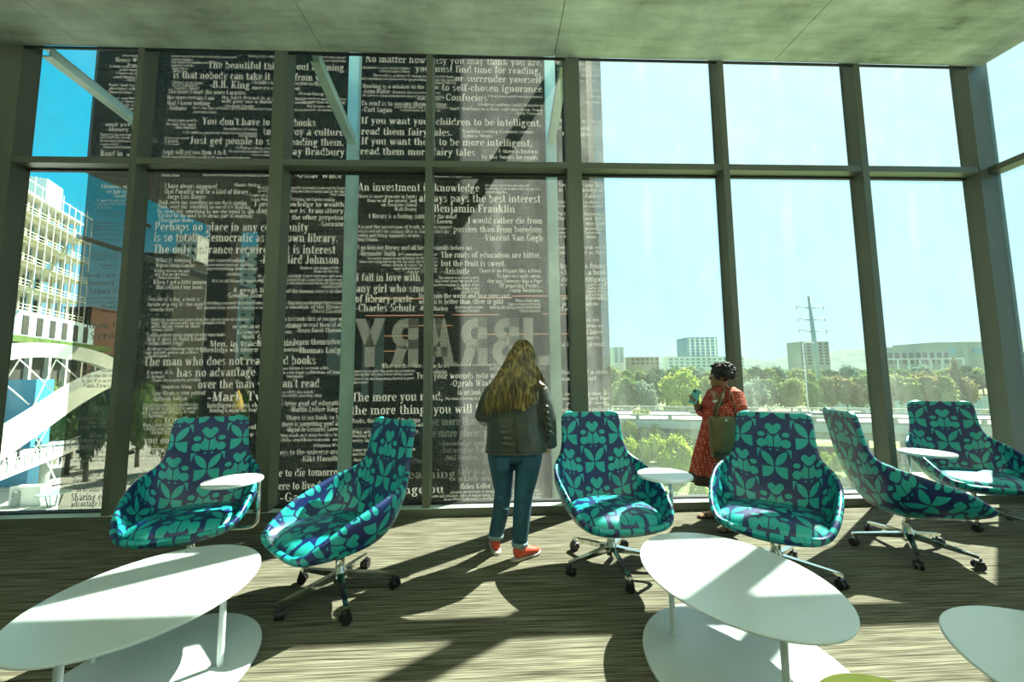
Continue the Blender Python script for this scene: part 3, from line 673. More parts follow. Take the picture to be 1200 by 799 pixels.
Q_([(535, 596, 462.5, 5.4, 'An art book is a museum')])
Q_([(521, 590, 468.5, 2.8, 'The richest person in the world is here')])
Q_([(498, 604, 498, 8.2, 'The more that you learn,'), (497, 604, 512, 8.2, "the more places you'll go.")], M_INK_UNLIT)
Q_([(411, 492, 495.5, 4.6, 'Books, the children of the brain'), (455, 500, 500.5, 4, '-Jonathan Swift')])
Q_([(411, 490, 508, 3.4, 'Who are not born of this may'), (411, 486, 512.5, 3.4, 'reading there; much that is one'), (412, 484, 518, 3.4, 'very small ideas can grow'), (411, 486, 529, 3.4, 'Some and there as much as seem'), (412, 470, 534, 3.4, 'and just a measure of the mind'), (412, 436, 541, 3.4, '-Anne Lamott')])
Q_([(518, 577, 522.5, 4.8, 'Knowledge speaks,'), (518, 578, 531, 5.4, 'but wisdom listens'), (519, 560, 539.5, 5.2, '-Jimi Hendrix')], M_INK_UNLIT)
Q_([(416, 534, 562, 8.6, 'Live as learning')], M_INK_UNLIT)
Q_([(412, 520, 580, 8.6, '-Maya Angelou')])
Q_([(536, 626, 556, 5.4, 'Life is a succession of'), (536, 618, 564, 5.4, 'which must be lived')], M_INK_UNLIT)
Q_([(537, 575, 573.5, 5, '-Helen Keller')])
Q_([(528, 634, 578, 2.8, 'Libraries are reservoirs of strength, grace and wit, reminders of order,'), (506, 636, 582.5, 2.8, 'calm and continuity, lakes of mental energy, neither warm nor cold, light nor dark.'), (520, 636, 586.5, 2.8, 'In any library in the world, I am at home, unselfconscious, still and absorbed')])
Q_([(462, 552, 593.5, 5, 'you can. Think big speak')])
# --- second post to the right edge of the screen
Q_([(652, 702, 68, 3.2, 'a library saw you'), (652, 700, 74, 3.2, 'The world was'), (653, 704, 80, 3.2, 'A word to wonder'), (653, 704, 87, 3.2, 'is much behind'), (653, 700, 94, 3.2, 'that if you read')])
Q_([(686, 706, 105, 2.8, 'the mind of'), (686, 706, 112, 2.8, 'nothing'), (686, 706, 119, 2.8, 'the other')])
Q_([(655, 706, 142, 4.6, 'A mind is shut'), (655, 692, 150, 4.6, 'if it is a book'), (655, 696, 157.5, 4.6, '-The Tiller')])
Q_([(655, 708, 217.5, 5, 'You are the same first'), (655, 708, 223.5, 5, 'as the knowledge of'), (684, 708, 230.5, 5, '-Talmud')])
Q_([(652, 709, 237, 3, 'Without wonder there is'), (652, 709, 241.5, 3, 'no wisdom that remains')])
Q_([(654, 710, 251, 3.6, 'To be a good friend and'), (654, 710, 256.5, 3.6, 'live a good life'), (686, 710, 262.5, 3.6, '-Mort Adler')])
Q_([(650, 706, 268, 3, 'there and never'), (650, 706, 272.5, 3, 'found a book'), (650, 700, 277.5, 3, 'so here I am')])
Q_([(652, 711, 290.5, 3.8, 'Books are the meals yet to'), (652, 711, 296.5, 3.8, 'come, served as they')])
Q_([(653, 712, 313.5, 5.4, 'There is no friend'), (653, 712, 321, 5.4, 'as loyal as a book'), (653, 713, 329, 5.6, '-Ernest Hemingway')])
Q_([(655, 712, 334, 3, 'In the great cause of'), (689, 712, 338, 3, 'that in which'), (689, 712, 342, 3, 'reads them,'), (689, 712, 346, 3, '-Washington')])
Q_([(652, 714, 350.5, 4, 'Vision is the generation'), (652, 702, 357.5, 4.4, 'is just education'), (652, 690, 364, 4.4, '-Benson')])
Q_([(684, 704, 376, 3.6, 'and yet,'), (684, 708, 383, 3.6, 'them of'), (684, 708, 390, 3.6, 'of labor'), (684, 704, 397, 3.6, 'time is'), (652, 710, 405.5, 4.6, 'That is ever so of mind')])
Q_([(650, 714, 438, 4.2, 'Nothing is of a child'), (650, 700, 446, 4.2, '-Jean Paul')])
Q_([(650, 716, 463, 3.2, 'It is in reading that we'), (650, 716, 468.5, 3.2, 'a quiet mind and find'), (650, 714, 474, 3.2, 'the peace of sleep')])
Q_([(652, 716, 482.5, 4.8, 'Books to the ceiling')])
Q_([(650, 716, 500, 3.2, 'books to the sky, my pile'), (650, 716, 506, 3.2, 'of books is a mile high'), (650, 716, 512, 3.2, 'how I love them how I'), (650, 716, 518, 3.2, 'need them, when long')])
Q_([(648, 716, 555, 3.2, 'a long beard by the time'), (648, 716, 562, 3.2, 'I read them, and now we'), (648, 716, 569, 3.2, 'begin again at the first')])

# steel posts and sloping struts that carry the screen
for i, px in enumerate((158, 411, 648)):
    X = at(px, 300, 5.42).x
    t = thing('steel_post', ['pale steel post just behind the second window mullion from the left', 'pale steel post between the third and fourth mullions, in front of the printed screen', 'pale steel post beside the fifth mullion, behind the standing woman'][i], 'post', (X, 5.40, -.8))
    mb = MB().box(-.075, .075, -.05, -.034, 0, 11.8).box(-.075, .075, .034, .05, 0, 11.8).box(-.02, .02, -.034, .034, 0, 11.8)
    mb.build('steel_section', M_POST, t)
    MB().box(-.12, .12, -.09, .09, -.02, 0).build('foot_plate', M_POST, t)
    for z in (1.2, 3.1, 4.4, 5.7, 8, 10.5):
        MB().bar((0, .05, z), (0, .205, z), .06, .05).build('screen_bracket', M_FRAME, t)
for i, (pa, pb) in enumerate((((22, 62), (158, 153)), ((350, 62), (410, 172)), ((668, 60), (648, 172)))):
    Xp = at((158, 411, 648)[i], 300, 5.42).x
    A = Vector((Xp, GY + .06, 5.02)); B = Vector((Xp, 5.40, at(pb[0], pb[1], 5.40).z))
    t = thing('steel_strut', ['perforated steel strut slanting across the top left window', 'slanting steel strut beside the wide third mullion under the concrete soffit', 'slanting steel strut partly hidden behind the fifth mullion'][i], 'strut', tuple(B))
    mb = MB().bar(A - B, (0, 0, 0), .11, .012); mb.bar(A - B + Vector((0, 0, .10)), (0, 0, .10), .11, .012); mb.bar(A - B + Vector((.04, 0, .05)), (.04, 0, .05), .012, .09)
    mb.build('channel', M_POST, t)
    MB().box(-.08, .08, -.03, .0, -.06, .16).build('end_plate', M_POST, t)
    for k in range(9):
        p = (A - B) * ((k + .7) / 9.6)
        MB().tube([p + Vector((.026, 0, .05)), p + Vector((.034, 0, .05))], .022, 10).build('bolt', M_FRAME, t)
tag(MB().box(x_l - .2, x_r + .2, 4.22, 5.75, -1.1, -.82).build('service_ledge', M_FRAME), 'narrow metal ledge outside the glass below the printed screen', 'ledge')

# the big mirrored word behind the screen
def block(ch):
    T, r = .26, []
    V_ = lambda x, y0, y1: [[(x, y0), (x + T, y0), (x + T, y1), (x, y1)]]
    H_ = lambda x0, x1, y: [[(x0, y), (x1, y), (x1, y + .2), (x0, y + .2)]]
    A_ = lambda cx, cy, rx, ry: g_R(cx, cy, rx, ry, -90, 90, T, .2)
    if ch == 'L': r = V_(0, 0, 1) + H_(0, .58, 0); w = .6
    if ch == 'I': r = V_(0, 0, 1); w = .26
    if ch == 'B': r = V_(0, 0, 1) + H_(0, .35, 0) + H_(0, .35, .8) + H_(0, .35, .41) + A_(.33, .75, .33, .25) + A_(.36, .29, .36, .29); w = .72
    if ch == 'R': r = V_(0, 0, 1) + H_(0, .35, .8) + H_(0, .35, .36) + A_(.34, .68, .36, .32) + g_L(.42, .42, .58, 0, .28); w = .74
    if ch == 'A': r = g_L(.14, 0, .40, 1, .27) + g_L(.70, 0, .44, 1, .27) + H_(.2, .64, .2); w = .84
    if ch == 'Y': r = V_(.27, 0, .45) + g_L(.14, 1, .40, .42, .27) + g_L(.66, 1, .40, .42, .27); w = .8
    return w, r
sign = thing('library_sign', 'large LIBRARY lettering seen mirrored from behind through the printed screen', 'sign', (0, YS + .045, 0))
S0, S1 = spt(414, 430, .03), spt(656, 372, .03)
tw = sum(block(c)[0] + .12 for c in 'LIBRARY') - .12
hz = S1[1] - S0[1]; sx = (S1[0] - S0[0]) / tw; x = 0
for ch in 'LIBRARY':
    w, st = block(ch); mb = MB()
    for poly in st: mb.add([(S1[0] - (x + a) * sx, 0, S0[1] + b_ * hz) for a, b_ in poly], [tuple(range(len(poly)))])
    mb.build('letter', M_HALF, sign); x += w + .12

# ================================================================== CHAIRS
def interp(tab, s):
    n = len(tab) - 1; f = min(max(s, 0), .99999) * n; i = int(f); t = f - i
    p = [tab[max(i - 1, 0)], tab[i], tab[i + 1], tab[min(i + 2, n)]]
    return [.5 * ((2 * b_) + (c - a) * t + (2 * a - 5 * b_ + 4 * c - d) * t * t + (3 * b_ - a - 3 * c + d) * t ** 3) for a, b_, c, d in zip(*p)]
# centre y, centre z, half width, rim y, rim z  (the chair faces -y)
SHELL = [(-.365, .405, .21, -.36, .42), (-.34, .37, .28, -.335, .44), (-.22, .33, .325, -.25, .51), (-.04, .31, .35, -.12, .58), (.11, .32, .358, .0, .625),
         (.205, .375, .358, .085, .655), (.26, .48, .345, .165, .682), (.29, .59, .318, .235, .708), (.31, .69, .278, .285, .745), (.323, .78, .255, .313, .80),
         (.338, .88, .248, .331, .885), (.355, .97, .246, .349, .97), (.366, 1.03, .245, .362, 1.03), (.370, 1.055, .240, .367, 1.055), (.372, 1.070, .226, .370, 1.070), (.374, 1.079, .200, .373, 1.079), (.375, 1.083, .150, .375, 1.083)]
def chair_shell_mesh():
    NS, NU = 44, 26
    mb = MB(); uv = []; arc = 0; prev = None
    for i in range(NS + 1):
        cy, cz, w, ry, rz = interp(SHELL, i / NS)
        if prev: arc += math.hypot(cy - prev[0], cz - prev[1])
        prev = (cy, cz)
        for j in range(NU + 1):
            u = -1 + 2 * j / NU; a = abs(u) * PI / 2
            xx = w * math.sin(a) ** .92 if a > 0 else 0
            g = 1 - math.cos(a) ** .85 if a < PI / 2 - 1e-6 else 1
            mb.v.append((math.copysign(xx, u), cy + (ry - cy) * g, cz + (rz - cz) * g))
            ext = xx + .8 * g * math.hypot(ry - cy, rz - cz)
            uv.append((math.copysign(ext, u) / .45, arc / .45 - .10))
    for i in range(NS):
        for j in range(NU):
            a = i * (NU + 1) + j
            mb.f.append((a, a + 1, a + NU + 2, a + NU + 1))
    return mb.mesh('shell', M_FAB, True, uv)
SHELL_ME = chair_shell_mesh()
def cushion_mesh():
    mb = MB(); uv = []; n = 40; prof = [(.02, .105), (.35, .104), (.65, .10), (.85, .088), (.95, .070), (1.0, .045), (.99, .015), (.94, -.005), (.80, -.02), (.02, -.03)]
    for r, z in prof:
        for j in range(n):
            t = 2 * PI * j / n; c, s_ = math.cos(t), math.sin(t)
            k = 1 / (abs(c) ** 2.6 + abs(s_) ** 2.6) ** (1 / 2.6)
            y = r * .305 * k * s_ - .062; w = .312 - .02 * s_
            mb.v.append((r * w * k * c, y, .362 + z - .10 * max(0, y - .1) + (.035 * max(0, (-y - .2)) * -3)))
            uv.append((r * w * k * c / .45, (y + z * (-.6 if s_ < 0 else .3)) / .44 + .2))
    for i in range(len(prof) - 1):
        for j in range(n):
            a, b_ = i * n + j, i * n + (j + 1) % n
            mb.f.append((a, a + n, b_ + n, b_))
    mb.f.append(tuple(range(n))); mb.f.append(tuple(reversed(range((len(prof) - 1) * n, len(prof) * n))))
    return mb.mesh('seat_cushion', M_FAB, True, uv)
CUSH_ME = cushion_mesh()
# base
LEG_ME = MB().add([(-.018, .03, .105), (.018, .03, .105), (.011, .355, .078), (-.011, .355, .078), (-.022, .03, .145), (.022, .03, .145), (.013, .355, .098), (-.013, .355, .098)],
                  [(3, 2, 1, 0), (4, 5, 6, 7), (0, 1, 5, 4), (1, 2, 6, 5), (2, 3, 7, 6), (3, 0, 4, 7)]).mesh('base_leg', M_CHROME)
cm = MB()
for sgn in (-1, 1): cm.tube([(sgn * .008, .0, .030), (sgn * .026, .0, .030)], .030, 16)
cm.tube([(0, .02, .045), (0, .012, .080)], .008, 8); cm.box(-.027, .027, -.012, .022, .046, .062)
CAST_ME = cm.mesh('caster', M_BLACK, 40)
COLU_ME = MB().lathe([(.040, .085), (.040, .150), (.030, .165), (.030, .225), (.020, .23), (.020, .30), (.055, .305), (.055, .335)], n=24).mesh('column', M_CHROME, 35)
def chair_at(loc, face, label, tablet=None, base_rot=0.0):
    """face = horizontal direction the sitter would look in"""
    rz = math.atan2(face[0], -face[1])
    t = thing('swivel_lounge_chair', label, 'chair', loc, rz)
    sh = link('shell', SHELL_ME, t)
    s = sh.modifiers.new('thickness', 'SOLIDIFY'); s.thickness = .034; s.offset = -1
    s = sh.modifiers.new('round', 'SUBSURF'); s.levels = 1; s.render_levels = 1
    link('seat_cushion', CUSH_ME, t)
    link('column', COLU_ME, t)
    for k in range(5):
        l = link('base_leg', LEG_ME, t); a = base_rot + k * 2 * PI / 5
        l.rotation_euler = (0, 0, a)
        c = link('caster', CAST_ME, l); c.location = (0, .345, 0); c.rotation_euler = (0, 0, .6 * k)
    if tablet:
        tx, ty, tz, tr = tablet
        ye = ty + .11
        pts = [(.03, -.02, .300), (.20, ye * .4, .302), (.34, ye * .75, .305), (.385, ye * .88, .315), (.410, ye * .95, .345), (.415, ye, .40), (.41, ye, tz - .012)]
        MB().tube(pts, .0135, 12).build('tablet_arm', M_CHROME, t, True)
        o = MB().lathe([(tr * .93, -.012), (tr, -.004), (tr, .006), (tr * .985, .010), (.01, .010)], (tx, ty, tz), 56).build('tablet_top', M_WHITE, t, 40)
    return t
TAB = (.31, -.25, .695, .182)
chair_at((-2.20, 2.96, 0), (.40, -.91), 'teal leaf-patterned swivel chair with round tablet at far left, behind the long white table', (.27, -.25, .68, .182), .3)
chair_at((-1.03, 2.66, 0), (-.66, -.75), 'teal leaf-patterned swivel chair turned left, no tablet, beside the woman in jacket', None, .57)
chair_at((.829, 2.921, 0), (.082, -.997), 'teal leaf-patterned swivel chair with round tablet right of the woman in jacket', TAB, .6)
chair_at((1.933, 2.721, 0), (-.654, -.757), 'teal leaf-patterned swivel chair facing the room in front of the woman in red', None, -.2)
chair_at((3.20, 3.0, 0), (.94, -.33), 'teal leaf-patterned swivel chair seen from its side, tablet beyond it, facing right', (.38, -.38, .695, .182), 1.2)
chair_at((4.445, 3.534, 0), (-.447, -.894), 'teal leaf-patterned swivel chair at far right edge in the window corner', None, .2)

# ================================================================== TABLES
def ellipse_plate(cx, cy, rx, ry, ang, z, th, mat, name, parent, n=72):
    mb = MB(); ca, sa = math.cos(ang), math.sin(ang)
    prof = [(.985, 0), (1, .003), (1, th - .003), (.99, th)]
    for k, zz in prof:
        for j in range(n):
            t = 2 * PI * j / n; a, b_ = rx * k * math.cos(t), ry * k * math.sin(t)
            mb.v.append((cx + a * ca - b_ * sa, cy + a * sa + b_ * ca, z + zz))
    for i in range(3):
        for j in range(n):
            a, b_ = i * n + j, i * n + (j + 1) % n; mb.f.append((a, b_, b_ + n, a + n))
    mb.f.append(tuple(reversed(range(n)))); mb.f.append(tuple(range(3 * n, 4 * n)))
    return mb.build(name, mat, parent, 30)
def coffee_table(loc, rx, ry, ang, low, legs, label, mat=None):
    t = thing('coffee_table', label, 'table', loc); mat = mat or M_WHITE
    ellipse_plate(0, 0, rx, ry, ang, .388, .012, mat, 'tabletop', t)
    ellipse_plate(low[0], low[1], low[2], low[3], low[4], .004, .016, mat, 'lower_plate', t)
    for x, y in legs:
        MB().tube([(x, y, .018), (x, y, .389)], .0145, 20).build('leg', mat, t, 40)
coffee_table((-1.656, 1.994, 0), .421, .494, .014, (.03, -.02, .425, .495, 0), [(.311, .043), (.02, -.40), (-.33, .1)], 'large white oval two-tier coffee table in the left foreground')
coffee_table((1.168, 1.977, 0), .406, .511, .176, (.0, -.07, .452, .50, .1), [(-.24, .163), (-.02, -.37), (.33, .12)], 'large white oval two-tier coffee table in the middle right foreground')
coffee_table((2.02, 1.16, 0), .42, .50, .1, (.0, -.0, .44, .50, 0), [(-.2, .2), (.2, .2), (0, -.3)], 'white oval two-tier coffee table cut off at the bottom right corner')
st = thing('side_stool', 'yellow round side table peeking in at the bottom edge', 'table', (1.15, 1.095, 0))
ellipse_plate(0, 0, .235, .235, 0, .388, .012, M_YELLOW, 'tabletop', st)
MB().tube([(0, 0, .02), (0, 0, .389)], .016, 16).build('leg', M_YELLOW, st, 40)
ellipse_plate(0, 0, .17, .17, 0, .0, .02, M_YELLOW, 'foot_plate', st)
#@@PART2@@
# ================================================================== PEOPLE
M_SKIN = simple('light_skin', (.50, .30, .19), .5, 0, .08, 20)
M_SKIN2 = simple('brown_skin', (.26, .13, .065), .5, 0, .08, 20)
M_HAIR, nt, b = new_mat('blonde_brown_hair')
hn = noise(nt, 60, 3, .6, stretch=(1, 1, .12))
nt.links.new(ramp(nt, hn, [(.36, (.030, .016, .005)), (.5, (.13, .085, .022)), (.64, (.36, .26, .075))]), b.inputs['Base Color'])
b.inputs['Roughness'].default_value = .38
M_HAIR2 = simple('black_curly_hair', (.010, .008, .007), .6, 0, .4, 60, bump=.6)
M_JACKET = simple('olive_waxed_jacket', (.050, .055, .038), .36, 0, .35, 9, bump=.9, spec=.6)
M_JEANS = simple('blue_denim', (.018, .085, .125), .7, 0, .30, 14, bump=.4)
M_CUFF = simple('pale_denim_cuff', (.22, .32, .34), .8, 0, .2, 30)
M_SHOE = simple('coral_canvas_shoe', (.62, .07, .03), .6, 0, .12, 20)
M_SOLE = simple('pale_rubber_sole', (.42, .40, .34), .6)
M_SANDAL = simple('dark_leather', (.035, .022, .014), .5, 0, .2, 30)
M_BAG = simple('olive_brown_leather', (.105, .075, .016), .42, 0, .18, 10, bump=.2)
M_PHONE = simple('turquoise_phone_case', (.10, .50, .50), .35)
M_DRESS, nt, b = new_mat('red_printed_dress')
tc = nt.nodes.new('ShaderNodeTexCoord'); vo = nt.nodes.new('ShaderNodeTexVoronoi'); vo.inputs['Scale'].default_value = 42; vo.inputs['Randomness'].default_value = .15
nt.links.new(tc.outputs['Object'], vo.inputs['Vector'])
nt.links.new(ramp(nt, vo.outputs['Distance'], [(.20, (.62, .34, .22)), (.34, (.42, .045, .025)), (.9, (.24, .02, .012))]), b.inputs['Base Color'])
b.inputs['Roughness'].default_value = .8
M_DRESS_BAND = simple('dark_brown_hem_band', (.035, .020, .015), .8, 0, .3, 60)
M_METAL_W = simple('steel_watch', (.5, .52, .5), .25, .9)

def loft(mb, rows, n=20, pleat=None):
    """rows (x, y, z, rx, ry): horizontal rings"""
    base = len(mb.v)
    for i, (x, y, z, rx, ry) in enumerate(rows):
        for j in range(n):
            t = 2 * PI * j / n; k = 1
            if pleat: k = 1 + pleat[1] * (i / (len(rows) - 1)) * math.cos(pleat[0] * t + .6 * math.sin(3 * t))
            mb.v.append((x + rx * k * math.cos(t), y + ry * k * math.sin(t), z))
    for i in range(len(rows) - 1):
        for j in range(n):
            a, b_ = base + i * n + j, base + i * n + (j + 1) % n
            mb.f.append((a, b_, b_ + n, a + n) if rows[-1][2] > rows[0][2] else (a, a + n, b_ + n, b_))
    k = len(rows) - 1
    mb.f.append(tuple(base + j for j in range(n))[::(-1 if rows[-1][2] > rows[0][2] else 1)])
    mb.f.append(tuple(base + k * n + j for j in range(n))[::(1 if rows[-1][2] > rows[0][2] else -1)])
    return mb
def hand(mb, w, d, side, curl=.5, k=1.0):
    """wrist point, pointing direction, direction of the thumb side"""
    w, d, s = Vector(w), Vector(d).normalized(), Vector(side)
    s = (s - d * s.dot(d)).normalized(); nrm = d.cross(s)
    mb.tube([w - d * .02, w + d * .02 * k, w + d * .055 * k, w + d * .085 * k], [(.021 * k, .017 * k), (.030 * k, .016 * k), (.038 * k, .014 * k), (.036 * k, .011 * k)], 12)
    for i, (o, L) in enumerate(((.028, .068), (.010, .078), (-.010, .072), (-.028, .056))):
        p = w + d * .078 * k + s * o * k; pts = [p]; dd = d.copy(); a = 0
        for seg in (.45, .32, .23):
            a += curl * .9
            dd = d * math.cos(a) + nrm * math.sin(a)
            pts.append(pts[-1] + dd * L * seg * k)
        mb.tube(pts, [.0090 * k, .0088 * k, .0080 * k, .0062 * k], 8)
    p = w + d * .030 * k + s * .024 * k
    mb.tube([p, p + (d * .5 + s * .8).normalized() * .035 * k, p + (d * .8 + s * .75).normalized() * .062 * k, p + (d * .95 + s * .6).normalized() * .085 * k], [.0125 * k, .0110 * k, .0095 * k, .0070 * k], 8)
    return mb
def head(mb, c, face, k=1.0):
    """skull, jaw, nose, lips, brow, ears; face = horizontal direction"""
    c = Vector(c); f = Vector(face).normalized(); s = Vector((-f.y, f.x, 0)); u = Vector((0, 0, 1))
    def E(off, r):
        o = c + f * off[0] * k + s * off[1] * k + u * off[2] * k
        n, m = 16, 10
        vs = []; fs = []
        for i in range(m + 1):
            ph = PI * i / m
            for j in range(n):
                t = 2 * PI * j / n
                q = o + f * (r[0] * k * math.sin(ph) * math.cos(t)) + s * (r[1] * k * math.sin(ph) * math.sin(t)) - u * (r[2] * k * math.cos(ph))
                vs.append(q)
        for i in range(m):
            for j in range(n):
                a, b_ = i * n + j, i * n + (j + 1) % n
                fs.append((a, b_, b_ + n, a + n))
        mb.add(vs, fs)
    E((-.012, 0, .025), (.095, .076, .092)); E((.022, 0, -.035), (.068, .060, .075)); E((.070, 0, -.088), (.022, .026, .020))
    E((.098, 0, -.018), (.018, .014, .013)); E((.088, 0, .006), (.012, .009, .026)); E((.080, 0, -.052), (.016, .024, .007)); E((.080, 0, -.064), (.014, .020, .007))
    E((.078, .030, .026), (.014, .022, .007)); E((.078, -.030, .026), (.014, .022, .007))
    for q in (1, -1): E((-.005, q * .077, -.008), (.020, .010, .030))
    return mb
def eyes(c, f, k, parent):
    c = Vector(c); f = Vector(f).normalized(); s = Vector((-f.y, f.x, 0))
    for q in (1, -1):
        p = c + f * .079 * k + s * q * .030 * k + Vector((0, 0, .010 * k))
        MB().ball(p, .0115 * k, 10, 6).build('eye', M_WHITE, parent, True)

# ---- woman in the olive jacket, back to the viewer
W1 = Vector((.12, 3.12, 0))
wa = thing('person', 'person with long blonde hair, olive jacket, jeans and coral shoes looking out', 'person', tuple(W1))
HC1 = (.09, .03, 1.575); HF1 = (-.25, 1, 0)
bm_ = MB()
head(bm_, HC1, HF1)
bm_.tube([(.085, .015, 1.50), (.07, .005, 1.42), (.05, 0, 1.34)], [.052, .054, .075], 14)
loft(bm_, [(.02, 0, .84, .17, .11), (.02, 0, 1.0, .15, .10), (.02, 0, 1.2, .17, .11), (.04, 0, 1.32, .16, .09), (.05, 0, 1.38, .08, .07)])
for hipx, kn, an in ((-.08, (-.065, .05, .47), (-.14, .09, .09)), (.12, (.075, -.03, .47), (.045, -.06, .09))):
    bm_.tube([(hipx, 0, .88), ((hipx + kn[0]) / 2, (kn[1]) / 2, .68), kn, ((kn[0] + an[0]) / 2, (kn[1] + an[1]) / 2, .30), an, (an[0], an[1], .05)], [.085, .075, .052, .050, .034, .036], 14)
bm_.tube([(.19, 0, 1.30), (.27, -.03, 1.05), (.295, .08, .845)], [.048, .040, .027], 12)
bm_.tube([(-.13, 0, 1.30), (-.235, -.02, 1.09), (-.16, .20, 1.04)], [.048, .040, .027], 12)
hand(bm_, (.295, .085, .835), (-.15, .55, -.75), (-.9, 0, .2), .35)
hand(bm_, (-.155, .205, 1.04), (.75, .6, .1), (0, .1, 1), .5)
body = remesh(bm_.build('body', M_SKIN, wa, True), .0065, 2)
eyes(HC1, HF1, 1, wa)
jk = MB()
loft(jk, [(.035, 0, .795, .235, .150), (.03, 0, .815, .248, .158), (.03, 0, .90, .236, .158), (.02, 0, 1.02, .222, .150), (.02, 0, 1.16, .222, .146), (.03, 0, 1.27, .222, .132), (.04, 0, 1.335, .175, .108), (.055, .005, 1.385, .10, .085), (.07, .01, 1.43, .078, .074)], 28)
jk.tube([(.175, 0, 1.315), (.225, -.01, 1.26), (.262, -.03, 1.15), (.285, -.035, 1.04), (.297, .0, .95), (.312, .06, .865), (.318, .085, .825)], [.068, .076, .070, .066, .060, .052, .054], 16)
jk.tube([(-.10, 0, 1.315), (-.155, -.01, 1.26), (-.205, -.02, 1.16), (-.235, -.02, 1.075), (-.22, .06, 1.045), (-.17, .17, 1.04)], [.068, .076, .070, .066, .058, .050], 16)
# wrinkles across elbows and lower back
for k in range(7):
    z = 1.15 - k * .048
    jk.tube([(.215 + .008 * k, -.075, z + .015), (.262 + .006 * k, -.108 + (.02 * k if k > 4 else 0), z), (.318 + .004 * k, -.065 + (.02 * k if k > 4 else 0), z - .022)], [.004, .013, .004], 8)
for k in range(5):
    jk.tube([(-.16 + .02 * k, -.140, .88 + .04 * k), (-.02, -.158 + .004 * k, .87 + .045 * k), (.15 - .02 * k, -.143, .89 + .04 * k)], [.002, .0055, .002], 8)
jacket = remesh(jk.build('jacket', M_JACKET, wa, True), .0075, 2)
tag(MB().tube([(.03 + .242 * math.cos(t), .155 * math.sin(t), .80) for t in [2 * PI * i / 40 for i in range(41)]], .009, 8).build('hem', M_JACKET, jacket, True))
tag(MB().tube([(.07 + .082 * math.cos(t), .01 + .078 * math.sin(t), 1.425 + .008 * math.sin(t)) for t in [2 * PI * i / 24 for i in range(25)]], .016, 10).build('collar', M_JACKET, jacket, True))
tag(MB().tube([(.02, -.152, 1.36), (.022, -.153, 1.1), (.03, -.165, .81)], .0035, 6).build('back_seam', M_JACKET, jacket, True))
jn = MB()
loft(jn, [(.02, 0, .98, .19, .125), (.02, 0, .90, .212, .142), (.02, -.005, .83, .218, .150), (.02, 0, .76, .205, .140), (.02, .005, .72, .16, .10)], 26)
jn.tube([(-.085, 0, .84), (-.09, .015, .74), (-.085, .035, .60), (-.075, .05, .47), (-.10, .07, .30), (-.138, .088, .13)], [.115, .108, .088, .072, .066, .058], 18)
jn.tube([(.125, -.005, .84), (.125, -.012, .74), (.105, -.022, .60), (.08, -.03, .47), (.062, -.045, .30), (.045, -.06, .13)], [.115, .108, .090, .074, .068, .060], 18)
for sx_, ax_ in ((-1, -.085), (1, .08)):
    for k in range(4):
        z = .58 - .075 * k
        jn.tube([(ax_ - .05, -.04 + (.0 if sx_ > 0 else .05), z + .01), (ax_, -.098 + (.0 if sx_ > 0 else .075), z), (ax_ + .05, -.04 + (.0 if sx_ > 0 else .05), z - .012)], [.003, .010, .003], 8)
jeans = remesh(jn.build('jeans', M_JEANS, wa, True), .0075, 2)
for q in (-1, 1):
    tag(MB().add([(.02 + q * .10 - .05, -.142, .775), (.02 + q * .10 + .05, -.142, .775), (.02 + q * .10 + .045, -.135, .69), (.02 + q * .10, -.134, .67), (.02 + q * .10 - .045, -.135, .69)], [(0, 1, 2, 3, 4)]).build('back_pocket', M_JEANS, jeans))
for ax_, ay_, lx, ly in ((-.14, .09, -.12, .99), (.045, -.06, .83, .55)):
    MB().lathe([(.055, 0), (.062, .004), (.064, .030), (.060, .034), (.052, .034)], (ax_, ay_, .098), 24).build('rolled_cuff', M_CUFF, wa, True)
    d = Vector((lx, ly, 0)); a = Vector((ax_, ay_, 0)) - d * .045
    sh = MB().tube([a + Vector((0, 0, .055)), a + d * .03 + Vector((0, 0, .060)), a + d * .09 + Vector((0, 0, .056)), a + d * .15 + Vector((0, 0, .045)), a + d * .20 + Vector((0, 0, .036)), a + d * .232 + Vector((0, 0, .030))],
                   [(.030, .036), (.036, .042), (.038, .038), (.042, .028), (.038, .022), (.018, .014)], 16)
    s_ = sh.build('shoe', M_SHOE, wa, True)
    so = MB().tube([a + d * -.035 + Vector((0, 0, .012)), a + Vector((0, 0, .012)), a + d * .09 + Vector((0, 0, .012)), a + d * .17 + Vector((0, 0, .012)), a + d * .225 + Vector((0, 0, .014)), a + d * .245 + Vector((0, 0, .016))],
                   [(.020, .011), (.038, .012), (.040, .012), (.045, .012), (.034, .012), (.012, .008)], 16)
    so.build('sole', M_SOLE, s_, True)
    p = Vector((-d.y, d.x, 0))
    for k in range(4):
        c = a + d * (.105 + .022 * k) + Vector((0, 0, .086 - .009 * k))
        MB().tube([c - p * .024, c + Vector((0, 0, .004)), c + p * .024], .0035, 6).build('lace', M_SOLE, s_)
